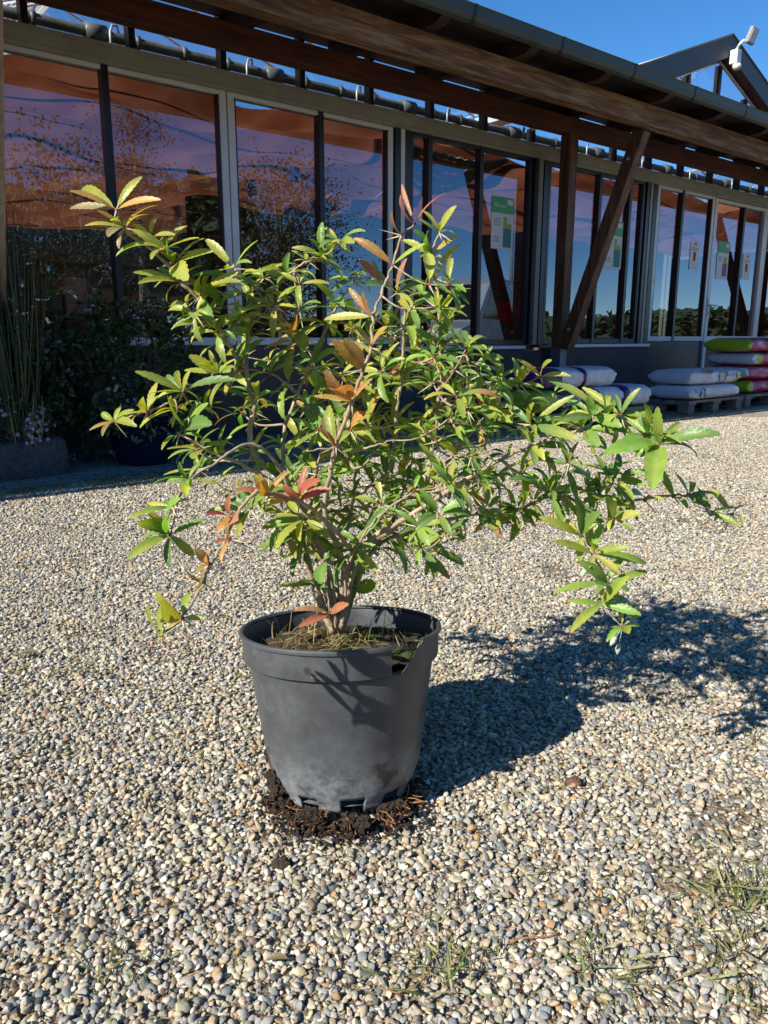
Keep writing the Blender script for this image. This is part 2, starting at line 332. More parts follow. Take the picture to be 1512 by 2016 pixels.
# corner posts between the bays
for a_, b_, m_ in ((1.63, 1.69, M_black), (1.692, 1.735, M_white), (1.737, 1.79, M_black), (3.38, 3.42, M_black), (3.44, 3.50, M_rail), (3.52, 3.58, M_black), (5.27, 5.32, M_black), (5.34, 5.385, M_rail), (5.40, 5.48, M_black)):
    MB().fb(a_, b_, -0.1, 0.02, 0.70, 2.455).build('corner_post', m_, house)
# clerestory and gables above the rail
cl = [-9.042 + 0.652 * k for k in range(34)]
def roofz(s):
    i = min(range(4), key=lambda k: abs(s - RID[k])); return ZR - abs(s - RID[i]) * (ZR - ZE) / 3.2
for c in cl:
    if c > S1 - .05: break
    MB().fb(c - 0.022, c + 0.022, -0.06, 0.012, 2.592, roofz(c) - 0.235).build('glazing_bar', M_black, house)
cuts = sorted([S0] + [c for c in cl if S0 < c < S1 - .05] + RID + VAL + [S1])
for x0, x1 in zip(cuts[:-1], cuts[1:]):
    if x1 - x0 > .01: MB().add([P(x0, -0.03, 2.592), P(x1, -0.03, 2.592), P(x1, -0.03, roofz(x1) - 0.19), P(x0, -0.03, roofz(x0) - 0.19)], [(0, 1, 2, 3)]).build('gable_pane', G_roof, house)
DEEP = -8.5
for i_, r0 in enumerate(RID):
    for sg in (-1, 1):
        e_ = r0 + sg * 3.2
        if e_ > S1 + .1: continue
        pts = [P(e_, 0, ZE - 0.22), P(r0, 0, ZR - 0.22), P(r0, 0, ZR), P(e_, 0, ZE)]
        f_ = [p + N * 0.16 for p in pts]; b_ = [p - N * 0.02 for p in pts]
        if sg > 0: f_, b_ = b_, f_
        vb = MB().hexa([f_[0], f_[1], f_[2], f_[3], b_[0], b_[1], b_[2], b_[3]]).build('verge_board', M_anthra, house)
        MB().tube([P(e_, 0.02, ZE - 0.24), P(r0 - sg * 0.01, 0.02, ZR - 0.24)], 0.018, 6).build('trim', M_galv, vb); MB().tube([P(e_, 0.16, ZE + 0.012), P(r0 - sg * 0.01, 0.16, ZR + 0.012)], 0.013, 6).build('trim', M_anthra, vb)
        rf = MB().add([P(e_, 0, ZE), P(r0, 0, ZR), P(r0, DEEP, ZR), P(e_, DEEP, ZE)], [(0, 1, 2, 3)]).build('roof', G_roof, house)
        o = -0.7; qr = MB()
        while o > DEEP: qr.tube([P(e_, o, ZE - 0.03), P(r0, o, ZR - 0.03)], 0.016, 4); o -= 0.75
        struct(qr.build('roof_rafters', M_white, rf), 'stuff')
    MB().tube([P(r0, -0.05, ZR - 0.02), P(r0, DEEP, ZR - 0.02)], 0.03, 4).build('ridge', M_white, house)
for v in VAL: MB().fb(v - 0.09, v + 0.09, DEEP, -0.08, ZE - 0.1, ZE - 0.02).build('valley_gutter', M_white, house)
o = -2.6
while o > DEEP:
    for r0 in RID[1:3]:
        qr = MB(); qr.tube([P(r0 - 3.2, o, 2.78), P(r0 + 3.2, o, 2.78)], 0.035, 6); qr.tube([P(r0 - 3.2, o, 2.93), P(r0 + 3.2, o, 2.93)], 0.03, 6)
        for k in range(8): qr.tube([P(r0 - 3.2 + .8 * k, o, 2.78), P(r0 - 2.8 + .8 * k, o, 2.93), P(r0 - 2.4 + .8 * k, o, 2.78)], 0.014, 5)
        qr.build('roof_truss', M_white, house)
    o -= 4.0
# side and back walls, heating pipes under the eave
for a_ in ((S0 - .1, S0, DEEP, 0, 0, ZE), (S1, S1 + .1, DEEP, 0, 0, ZE), (S0, S1, DEEP - .1, DEEP, 0, ZE)): MB().fb(*a_).build('rear_wall', simple('inner_wall', (0.05, 0.06, 0.05), (0.10, 0.10, 0.085), 0.8, 1.5), house)
MB().tube([P(S0, -0.30, 2.735), P(S1, -0.30, 2.735)], 0.034, 10).build('drive_shaft', M_pipe, house, smooth=True); MB().tube([P(S0, -0.34, 2.65), P(S1, -0.34, 2.65)], 0.022, 8).build('pipe', M_galv, house, smooth=True)
s = -2.8; k = 0
while s < S1:
    MB().tube([P(s, -0.30, 2.735), P(s + (0.14 if k % 4 == 2 else 0.03), -0.30, 2.735)], 0.058 if k % 4 == 2 else 0.048, 12).build('collar', M_pipe, house, smooth=True); s += 0.34; k += 1
s = -2.65
while s < S1: MB().tube([P(s, -0.24, 2.60), P(s, -0.24, 2.74), P(s + .02, -0.25, 2.79), P(s + .06, -0.27, 2.80), P(s + .08, -0.3, 2.77)], 0.009, 6).build('pipe_bracket', M_galv, house, smooth=True); s += 1.02
struct(MB().fb(S0, S1, DEEP, -0.23, 0, 0.006).build('floor', simple('shop_floor', (0.14, 0.13, 0.12), (0.2, 0.19, 0.17), 0.6, 2)))

MB().fb(1.9, S1, -4.62, -4.56, 0, 2.76).build('added_dark_wall', simple('interior_shade_colour', (0.03, 0.035, 0.03), (0.06, 0.06, 0.05), 0.8, 1.5), house)  # added wall, coloured dark to stand in for the unlit interior
# orange shade cloth hanging in waves below the trusses
oc, ns, L, b = newmat('orange_cloth')
tc = ns.new('ShaderNodeTexCoord'); nz = node(ns, 'ShaderNodeTexNoise', i_Scale=2.0, i_Detail=5.0); L.new(tc.outputs['Object'], nz.inputs['Vector'])
r = ramp(ns, [(0.35, (0.28, 0.07, 0.03)), (0.65, (0.45, 0.15, 0.08))]); L.new(nz.outputs['Fac'], r.inputs[0])
tl = ns.new('ShaderNodeBsdfTranslucent'); L.new(r.outputs[0], tl.inputs[0]); L.new(r.outputs[0], b.inputs['Base Color']); b.inputs['Roughness'].default_value = 0.9
ms = ns.new('ShaderNodeMixShader'); ms.inputs[0].default_value = 0.30; L.new(b.outputs[0], ms.inputs[1]); L.new(tl.outputs[0], ms.inputs[2]); L.new(ms.outputs[0], ns['Material Output'].inputs[0])
def cloth(s0, s1, deep, name_label):
    nu, nv = int((s1 - s0) / 0.09), 150; vs = []; fs = []
    for j in range(nv + 1):
        o = -0.38 - (j / nv) * deep
        for i in range(nu + 1):
            s = s0 + (s1 - s0) * i / nu
            ph = 0.7 * nz2(s, o, 0.5, 2.0)
            sag = 0.13 * math.sin(math.pi * (o * 0.9 + ph + .25 * math.sin(1.3 * s))) ** 2 + 0.06 * math.sin(2.1 * s + 2.6 * nz2(s, o, 0.7, 5.0)) + 0.03 * nz2(s, o, 2.5, 1.0) + 0.02 * math.sin(9 * o + 4 * nz2(s, o, .9, 8.))
            vs.append(P(s, o, 2.60 - sag + 0.0))
    for j in range(nv):
        for i in range(nu): a_ = j * (nu + 1) + i; fs.append((a_, a_ + 1, a_ + nu + 2, a_ + nu + 1))
    o = MB().add(vs, fs).build('shade_cloth', oc, smooth=True)
    rebase(o, P((s0 + s1) / 2, -2, 2.5)); tag(o, name_label, 'shade cloth', 'shade cloths under the greenhouse roof')
cloth(-9.3, 3.322, 7.9, 'wavy orange shade cloth spread under the left greenhouse roof span')
cloth(3.332, 12.9, 4.0, 'wavy orange shade cloth spread under the right greenhouse roof span')
# a bunched grey net behind the middle panes
M_net = simple('grey_net', (0.34, 0.33, 0.28), (0.5, 0.48, 0.42), 0.9, 14, bump=0.4)
q = MB()
for k in range(9):
    pts = []
    for i in range(25):
        t = i / 24; s = 2.02 + 1.35 * t
        pts.append(P(s, -0.36 - 0.03 * k + 0.02 * math.sin(9 * t + k), 2.47 - (0.06 + 0.032 * k) * math.sin(math.pi * t ** 0.85) - 0.012 * math.sin(11 * t + 2 * k)))
    q.tube(pts, [0.022 + 0.008 * math.sin(3 * i + k) for i in range(25)], 6)
rebase(tag(q.build('folded_net', M_net, smooth=True), 'bunched grey net sagging behind the middle window panes', 'net'), P(2.7, -.4, 2.3))

# ---- posters on the panes
def txt(body, size, font_align='LEFT'):
    c = bpy.data.curves.new('t', 'FONT'); c.body = body; c.size = size; c.align_x = font_align; c.space_line = 0.9; c.resolution_u = 3
    o = bpy.data.objects.new('t', c); COL.objects.link(o); dg = bpy.context.evaluated_depsgraph_get(); dg.update()
    me = bpy.data.meshes.new_from_object(o.evaluated_get(dg)); COL.objects.unlink(o); bpy.data.objects.remove(o)
    v = np.array([x.co[:] for x in me.vertices]) if len(me.vertices) else np.zeros((0, 3)); f = [tuple(p.vertices) for p in me.polygons]; bpy.data.meshes.remove(me)
    return v, f
M_paper = simple('poster_paper', (0.72, 0.74, 0.74), (0.78, 0.79, 0.79), 0.7, 3)
M_pgreen = simple('poster_green', (0.10, 0.42, 0.20), (0.13, 0.48, 0.22), 0.6, 3)
M_lime = simple('poster_lime', (0.35, 0.5, 0.08), None, 0.6); M_teal = simple('poster_teal', (0.05, 0.25, 0.24), None, 0.6)
M_purple = simple('poster_violet', (0.25, 0.1, 0.3), None, 0.6); M_ink = simple('ink', (0.25, 0.27, 0.3), None, 0.7); M_dark = simple('dark_print', (0.05, 0.05, 0.06), None, 0.7)
def poster(sc, zc, w, h, style, label, word=None):
    t = thing('poster', label, 'poster', P(sc, -0.026, zc - h / 2), 'posters stuck on the window panes')
    O = -0.024
    def rect(nm, s0, s1, z0, z1, m, k): MB().fb(sc + s0 * w, sc + s1 * w, O - 0.002 , O + 0.0006 * k, zc + z0 * h, zc + z1 * h).build(nm, m, t)
    MB().fb(sc - w / 2, sc + w / 2, O - 0.004, O, zc - h / 2, zc + h / 2).build('sheet', M_paper, t)
    def word_at(ds, dz, size):
        v, f = txt(word, size); MB().add([P(sc + ds * w + a_, O + 0.0025, zc + dz * h + c_) for a_, c_, _ in v], f).build('lettering', M_paper, t)
    if style == 0:
        rect('banner', -0.5, 0.5, 0.19, 0.5, M_pgreen, 2); rect('logo', 0.2, 0.46, 0.36, 0.46, M_paper, 3); word_at(-0.4, 0.30, 0.05)
        rect('picture', 0.04, 0.42, -0.46, -0.1, M_teal, 2); rect('picture', 0.04, 0.4, -0.1, 0.0, M_lime, 3); rect('picture', 0.04, 0.2, 0.0, 0.13, M_lime, 3)
        for k in range(5): rect('text_line', -0.4, -0.08 - 0.05 * (k % 2), 0.08 - 0.03 * k, 0.09 - 0.03 * k, M_ink, 2)
        for k in range(3): rect('text_line', -0.4, -0.1 - 0.04 * (k % 2), -0.28 - 0.04 * k, -0.265 - 0.04 * k, M_ink, 2)
    elif style == 1:
        rect('logo', -0.15, 0.2, 0.38, 0.45, M_ink, 2); rect('picture', -0.12, 0.12, -0.2, 0.12, M_dark, 2)
        for k in range(3): rect('text_line', -0.36, 0.36, 0.26 - 0.04 * k, 0.275 - 0.04 * k, M_ink, 2)
    elif style == 2:
        rect('banner', -0.5, 0.5, 0.2, 0.5, M_pgreen, 2); rect('logo', 0.2, 0.44, 0.34, 0.44, M_paper, 3)
        rect('picture', 0.0, 0.4, -0.42, -0.08, M_purple, 2); rect('picture', 0.05, 0.35, -0.08, 0.1, M_lime, 3)
        for k in range(4): rect('text_line', -0.4, -0.1, 0.08 - 0.04 * k, 0.095 - 0.04 * k, M_ink, 2)
poster(2.99, 1.83, 0.30, 0.47, 0, 'green and white poster with lime picture, left of the timber post', word='Pflanzen')
poster(4.76, 1.76, 0.32, 0.50, 0, 'green and white poster partly hidden behind the slanting timber brace', word='Pflanzen')
poster(6.42, 1.755, 0.20, 0.32, 1, 'narrow white notice with a dark bottle shape, left of the white door post')
poster(7.10, 1.735, 0.28, 0.46, 2, 'green headed poster with violet picture, on the door glass')
poster(7.72, 1.69, 0.20, 0.32, 1, 'narrow white notice with a dark square, right of the door mullion')

# ---- goods inside
M_shelf = simple('shelf_timber', (0.16, 0.10, 0.06), (0.24, 0.16, 0.1), 0.7, 6)
def stand(s, o, w, label, cols, group='display stands inside the greenhouse'):
    t = thing('display_stand', label, 'display stand', P(s, o, 0), group)
    q = MB()
    for a_ in (0, w - .05): 
        for c_ in (0, .45): q.fb(s + a_, s + a_ + .05, o - c_ - .05, o - c_, 0, 1.55)
    q.build('frame', M_shelf, t)
    for z in (0.45, 0.95, 1.45): MB().fb(s - .02, s + w + .02, o - .52, o + .02, z, z + .03).build('shelf', M_shelf, t)
    for z in (0.482, 0.982):
        x = s + .04; nth = 0
        while x < s + w - .2:
            ww = random.uniform(.14, .26); hh = random.uniform(.18, .36)
            ci_ = int(x * 7) % 4; nth += 1
            tag(rebase(MB().fb(x, x + ww, o - .4, o - .06, z, z + hh).build('boxed_goods', cols[ci_], None, bevel=.02), P(x + ww / 2, o - .2, z)), '%s box, %s in the %s row on the %s' % (('tan', 'green', 'white', 'red')[ci_], ('first', 'second', 'third', 'fourth', 'fifth', 'sixth', 'seventh', 'eighth', 'ninth')[nth - 1], 'lower' if z < .6 else 'upper', label.replace(' of the greenhouse', '')), 'box', 'boxed goods inside the greenhouse'); x += ww + .03
C1 = [simple('goods_tan', (0.5, 0.32, 0.2), (0.6, 0.42, 0.28), .7), simple('goods_green', (0.16, 0.35, 0.2), (0.25, 0.45, 0.28), .7), simple('goods_white', (0.6, 0.62, 0.62), None, .6), simple('goods_red', (0.4, 0.06, 0.05), None, .6)]
stand(-0.6, -2.4, 1.5, 'shelf behind the left panes of the greenhouse', C1); stand(2.3, -3.0, 1.4, 'shelf behind the middle panes of the greenhouse', C1)
stand(5.6, -2.2, 1.5, 'shelf behind the right panes of the greenhouse', C1); stand(4.0, -4.5, 1.6, 'shelf deep inside behind the timber post', C1)

# ================================================================ TIMBER CANOPY
W_in = wood('stained_beam', (0.04, 0.010, 0.005), (0.085, 0.022, 0.010), (0.14, 0.042, 0.02), D)
W_out = wood('weathered_beam', (0.085, 0.04, 0.02), (0.21, 0.11, 0.055), (0.40, 0.28, 0.18), D, 0.75)
W_raft = wood('rafter_timber', (0.018, 0.008, 0.005), (0.035, 0.016, 0.009), (0.06, 0.032, 0.018), N)
W_post = wood('post_timber', (0.055, 0.022, 0.010), (0.13, 0.055, 0.024), (0.24, 0.12, 0.06), 'z')
W_raw = wood('pale_brace_timber', (0.25, 0.16, 0.08), (0.36, 0.24, 0.13), (0.46, 0.34, 0.2), 'z')
M_gut = simple('green_gutter', (0.035, 0.05, 0.045), (0.055, 0.075, 0.068), 0.5, 3, metal=0.15)
canopy = thing('timber_canopy', 'dark stained timber canopy with green gutter along the greenhouse front', 'canopy', P(3.55, 0.3, 0))
MB().fb(S0, S1, 0.18, 0.30, 2.645, 2.79).build('inner_beam', W_in, canopy, bevel=0.006)
MB().fb(S0, S1, 1.0, 1.11, 2.56, 2.73).build('outer_beam', W_out, canopy, bevel=0.006)
def rz(o): return 2.794 - (o - 0.30) * 0.074      # underside of the rafters
s = 1.0 - 0.865 * 12
while s < S1:
    q = MB(); a_, b_ = s - 0.045, s + 0.045
    prof = [(0.03, rz(0.03)), (1.17, rz(1.17)), (1.24, rz(1.24) + 0.01), (1.29, rz(1.29) + 0.035), (1.315, rz(1.315) + 0.075), (1.318, rz(1.318) + 0.10), (0.03, rz(0.03) + 0.10)]
    n = len(prof); vs = [P(a_, o, z) for o, z in prof] + [P(b_, o, z) for o, z in prof]
    q.add(vs, [tuple(range(n))[::-1], tuple(range(n, 2 * n))] + [(i, (i + 1) % n, n + (i + 1) % n, n + i) for i in range(n)])
    q.build('rafter', W_raft, canopy, bevel=0.004); s += 0.865
q = MB()
vs = [P(S0, -0.0, rz(0) + 0.102), P(S1, 0, rz(0) + 0.102), P(S1, 1.345, rz(1.345) + 0.102), P(S0, 1.345, rz(1.345) + 0.102)]
q.hexa(vs + [v + Vector((0, 0, 0.02)) for v in vs]); q.build('roof_boarding', W_raft, canopy)
# gutter: half round trough with bead, in lengths
prof = [(0.0, 0.055), (0.0, -0.02), (0.02, -0.055), (0.055, -0.072), (0.09, -0.055), (0.11, -0.02), (0.112, 0.045), (0.122, 0.06), (0.112, 0.066), (0.104, 0.05), (0.1, -0.015), (0.084, -0.045), (0.055, -0.06), (0.026, -0.045), (0.008, -0.015), (0.008, 0.055)]
gz, g0 = 2.772, 1.352; prof = [(o * .8, z * .76) for o, z in prof]; n = len(prof)
q = MB(); s = 0.25 - 0.87 * 11; js = []
q.add([P(S0, g0 + o, gz + z) for o, z in prof] + [P(S1, g0 + o, gz + z) for o, z in prof], [tuple(range(n))[::-1], tuple(range(n, 2 * n))] + [(i, (i + 1) % n, n + (i + 1) % n, n + i) for i in range(n)])
gut = q.build('gutter', M_gut, canopy)
while s < S1:
    if s > S0:
        q = MB(); pr = [(o + (0.004 if o > .03 else -.003) , z * 1.06 - 0.002) for o, z in prof[:9]]; k = len(pr)
        q.add([P(s - .012, g0 + o, gz + z) for o, z in pr] + [P(s + .012, g0 + o, gz + z) for o, z in pr], [(i, i + 1, k + i + 1, k + i) for i in range(k - 1)]); q.build('joint_clip', M_black, gut)
    s += 0.87
def post(s, label_wood):
    MB().fb(s - 0.06, s + 0.06, 0.180, 0.30, 0.66, 2.643).build('post', W_post, canopy, bevel=0.006)
    q = MB(); q.fb(s - 0.05, s + 0.05, 0.19, 0.29, 0.0, 0.656); q.build('steel_foot', simple('steel_foot', (0.12, 0.15, 0.18), (0.17, 0.2, 0.23), 0.5, 6, metal=0.4), canopy)
    lo, hi = P(s, 0.31, 0.64), P(s, 1.03, 2.54); d = (hi - lo).normalized(); sd_ = D * 0.052; up = d.cross(D).normalized() * 0.06
    q = MB(); lo2 = lo + d * 0.02
    q.hexa([lo2 - sd_ - up, lo2 + sd_ - up, lo2 + sd_ + up, lo2 - sd_ + up, hi - sd_ - up, hi + sd_ - up, hi + sd_ + up, hi - sd_ + up]); q.build('brace', label_wood, canopy, bevel=0.006)
    for k in (0.1, 0.88):
        c_ = lo2.lerp(hi, k) + D * -0.053; MB().tube([c_, c_ - D * 0.012], 0.014, 6).build('bolt', M_galv, canopy)
post(3.60, W_post); post(-1.645, W_raw); post(8.75, W_post)
# floodlight on the far gable
fl = thing('floodlight', 'white floodlight with motion sensor at the tip of the gable', 'floodlight', P(6.53, 0.2, 3.86))
M_fl = simple('white_lamp_case', (0.72, 0.71, 0.66), (0.78, 0.77, 0.72), 0.4)
MB().fb(6.48, 6.58, 0.165, 0.26, 3.84, 3.99).build('wall_box', M_fl, fl, bevel=0.01)
MB().lathe([(0.001, -0.06), (0.035, -0.055), (0.05, -0.02), (0.045, 0.0), (0.001, 0.0)], P(6.53, 0.24, 3.835), 16).build('sensor', M_fl, fl, smooth=True)
MB().tube([P(6.53, 0.21, 3.99), P(6.53, 0.25, 4.04), P(6.55, 0.29, 4.08)], 0.014, 8).build('arm', M_galv, fl)
c = P(6.58, 0.36, 4.11); fx = (D * 0.9 + N * 0.2).normalized(); fz = Vector((0.25, -0.2, 0.85)).normalized(); fy = fz.cross(fx).normalized(); fx = fy.cross(fz)
def obox(c, x, y, z, a_, b_, c_): return [c + x * sx * a_ + y * sy * b_ + z * sz * c_ for sz in (-1, 1) for sx, sy in ((-1, -1), (1, -1), (1, 1), (-1, 1))]
MB().hexa(obox(c, fx, fy, fz, 0.062, 0.024, 0.085)).build('lamp_head', simple('grey_lamp', (0.3, 0.31, 0.3), None, .5), fl, bevel=0.012)
MB().hexa(obox(c - fy * 0.025, fx, fy, fz, 0.045, 0.003, 0.065)).build('lamp_glass', simple('lamp_glass', (0.7, 0.7, 0.64), None, .2), fl)

# ================================================================ PALLETS AND BAGS
M_pal = wood('pallet_timber', (0.15, 0.13, 0.10), (0.24, 0.21, 0.17), (0.34, 0.31, 0.26), D, 0.85)
def pallet(s, o, w, d, label):
    t = thing('pallet', label, 'pallet', P(s, o, 0), 'wooden pallets along the greenhouse front')
    for k in range(5): a_ = s - w / 2 + k * (w - .12) / 4; MB().fb(s - w / 2, s + w / 2, o - d / 2 + k * (d - .12) / 4, o - d / 2 + k * (d - .12) / 4 + .12, 0.122, 0.144).build('deck_board', M_pal, t)
    for a_ in (-1, 0, 1):
        MB().fb(s + a_ * (w / 2 - .07) - .07, s + a_ * (w / 2 - .07) + .07, o - d / 2, o + d / 2, 0.1, 0.121).build('stringer', M_pal, t)
        MB().fb(s + a_ * (w / 2 - .07) - .05, s + a_ * (w / 2 - .07) + .05, o - d / 2, o + d / 2, 0.001, 0.021).build('skid', M_pal, t)
        for b_ in (-1, 0, 1): MB().fb(s + a_ * (w / 2 - .07) - .06, s + a_ * (w / 2 - .07) + .06, o + b_ * (d / 2 - .07) - .06, o + b_ * (d / 2 - .07) + .06, 0.022, 0.099).build('block', M_pal, t)
def plastic(name, c): return simple(name, c, tuple(x * 0.92 for x in c), 0.32, 3, bump=0.12, bscale=14)
B_white, B_violet, B_green, B_red, B_lime, B_black = plastic('bag_white', (0.66, 0.7, 0.76)), plastic('bag_violet', (0.055, 0.03, 0.15)), plastic('bag_green', (0.10, 0.26, 0.03)), plastic('bag_red', (0.36, 0.03, 0.12)), plastic('bag_lime', (0.38, 0.52, 0.03)), plastic('bag_black', (0.02, 0.022, 0.03))
B_orange = simple('print_orange', (0.55, 0.22, 0.07), (0.65, 0.35, 0.15), .4); B_pgreen = simple('print_green', (0.02, 0.25, 0.16), None, .4); B_ink = simple('print_grey', (0.2, 0.32, 0.3), None, .4)
NX, NY, NZ = 3.5, 3.5, 2.3
def bag(s, o, z, L_, W_, H_, ang, zones, label, group, prints=()):
    """filled sack: superellipsoid pillow, flat seams at both ends. zones: [(x limit 0..1, material)] along its length. ang: turn from the facade direction"""
    t = thing('soil_bag', label, 'bag', P(s, o, z), group)
    ex = (D * math.cos(ang) + N * math.sin(ang)); ey = Vector((-ex.y, ex.x, 0)); mats = []
    for _, m in zones:
        if m not in mats: mats.append(m)
    seed = random.uniform(0, 50)
    def prof(x): return max(0.0, 1 - abs(x) ** 9) ** 0.33
    def surf(x, th):                                # x in -1..1, th around
        c_, s_ = math.cos(th), math.sin(th); e = 2 / 3.6
        yy = math.copysign(abs(c_) ** e, c_); zz = math.copysign(abs(s_) ** e, s_); k = prof(x)
        endk = abs(x) ** 6; wr = 1 + 0.07 * mnoise.noise(Vector((x * 3.2 + seed, yy * 2, zz * 2))) + 0.025 * mnoise.noise(Vector((x * 9 + seed, yy * 6, zz * 4))) + 0.16 * endk * mnoise.noise(Vector((seed, yy * 5, zz * 2)))
        wy = (0.9 + 0.1 * k)
        return P(s, o, z) + ex * (x * L_ / 2) + ey * (yy * W_ / 2 * wy * wr) + Vector((0, 0, H_ / 2 + zz * H_ / 2 * k * wr))
    nx, nt_ = 64, 56; q = MB()
    xs = [math.sin(math.pi / 2 * (2 * i / nx - 1)) * 0.999 for i in range(nx + 1)]
    vs = [surf(x, 2 * math.pi * j / nt_) for x in xs for j in range(nt_)]
    q.add(vs, [(i * nt_ + j, i * nt_ + (j + 1) % nt_, (i + 1) * nt_ + (j + 1) % nt_, (i + 1) * nt_ + j) for i in range(nx) for j in range(nt_)])
    q.mi = [mats.index(next(m for lim, m in zones if (xs[i] + xs[i + 1]) / 4 + .5 <= lim)) for i in range(nx) for j in range(nt_)]
    q.add(vs[:nt_], [tuple(range(nt_))]); q.mi[-1] = 0; q.add(vs[-nt_:], [tuple(range(nt_))[::-1]]); q.mi[-1] = len(mats) - 1 if zones[-1][1] == mats[-1] else mats.index(zones[-1][1])
    q.build('sack', mats, t, smooth=True)
    for kind, x0, h0, sz, m, arg in prints:           # prints lie on the side that faces outwards
        side = math.pi if ey.dot(N) < 0 else 0.0
        def on(xx, hh):
            th = side + (hh if side == 0 else -hh); p = surf(xx, th); return p + N * 0.009
        if kind == 'text':
            v, f = txt(arg, sz); w_ = v[:, 0].max(); dirn = 1 if ex.dot(D) > 0 else -1
            MB().add([on(x0 + dirn * (a_ - w_ / 2) / (L_ / 2), h0 + b_ / (H_ / 2) * 0.8) for a_, b_, _ in v], f).build('lettering', m, t)
        else:
            pts = [on(x0 + sz * math.cos(a_) / (L_ / 2) * arg, h0 + sz * math.sin(a_) / (H_ / 2)) for a_ in [2 * math.pi * i / 20 for i in range(20)]]
            MB().add(pts, [tuple(range(20))]).build('print_mark', m, t)
    return t
HP = math.pi / 2
G1, G2, G3 = 'violet and white bags on the left pallet', 'white bags on the middle pallet', 'red and lime bags on the right pallet'
pallet(3.05, 0.85, 1.5, 0.75, 'grey pallet under the violet and white bags by the timber post')
pallet(5.05, 0.80, 1.1, 0.75, 'grey pallet under the two white bags'); pallet(6.42, 0.72, 1.3, 0.8, 'grey pallet under the red and lime bags'); 
ZV = [(0.3, B_violet), (0.78, B_white), (1.0, B_white)]
VZ = [(0.55, B_violet), (1.0, B_white)]
bag(2.50, 1.0, 0.146, 0.62, 0.4, 0.19, 0, [(0.38, B_lime), (1, B_black)], 'lime and black bag with pale lettering at the left end of its pallet', G1, [('text', 0.36, -0.15, 0.085, B_white, 'gärtner\npflanz')])
bag(3.09, 1.0, 0.146, 0.56, 0.38, 0.19, 0, [(0.36, B_violet), (1, B_white)], 'violet ended white bag in the lower row right of the lime and black bag', G1)
bag(3.59, 0.98, 0.146, 0.44, 0.42, 0.195, 0, [(0.2, B_violet), (1, B_white)], 'white bag at the right end of the lower row on the left pallet', G1)
bag(2.55, 0.95, 0.335, 0.56, 0.4, 0.18, 0, [(0.45, B_violet), (1, B_white)], 'violet and white bag lying on top of the lime and black bag', G1)
bag(3.08, 0.93, 0.335, 0.5, 0.4, 0.18, 0, [(0.12, B_violet), (1, B_white)], 'white bag at the right end of the upper row on the left pallet', G1)
bag(4.98, 0.95, 0.146, 1.0, 0.5, 0.15, 0, [(1, B_white)], 'flat white bag with a green round mark under another white bag', G2, [('mark', -0.55, -0.1, 0.045, B_pgreen, 1.0), ('text', -0.8, 0.0, 0.05, B_ink, 'bio'), ('text', -0.55, -0.25, 0.045, B_white, '40')])
bag(5.0, 0.93, 0.294, 0.98, 0.5, 0.155, 0.02, [(1, B_white)], 'white bag with orange pictures lying on the bag with the round mark', G2, [('mark', -0.3, 0.75, 0.03, B_orange, 3.5), ('mark', 0.2, -0.05, 0.045, B_orange, 1.2), ('text', 0.52, 0.0, 0.06, B_ink, 'Blumen'), ('mark', 0.82, 0.0, 0.035, B_lime, .7)])
for k, (ds, zz, lab, z_) in enumerate(((0.06, 0.146, 'lowest red and lime bag of the right hand stack', 0), (0.0, 0.30, 'red bag with white print second from the bottom of the right hand stack', 1), (0.08, 0.455, 'lime bag with white end third from the bottom of the right hand stack', 2), (-0.03, 0.61, 'topmost red bag with a lime end on the right hand stack', 3))):
    zo = [[(0.10, B_lime), (1, B_red)], [(0.03, B_white), (1, B_red)], [(0.09, B_white), (0.22, B_lime), (1, B_red)], [(0.055, B_lime), (1, B_red)]][z_]
    bag(6.38 + ds, 0.80, zz, 1.06, 0.55, 0.16, 0.0, zo, lab, G3, [('text', 0.35, -0.15, 0.06, B_white, 'Rosen') , ('mark', 0.75, 0.0, 0.035, B_white, 1.0)] if z_ in (1, 3) else [])

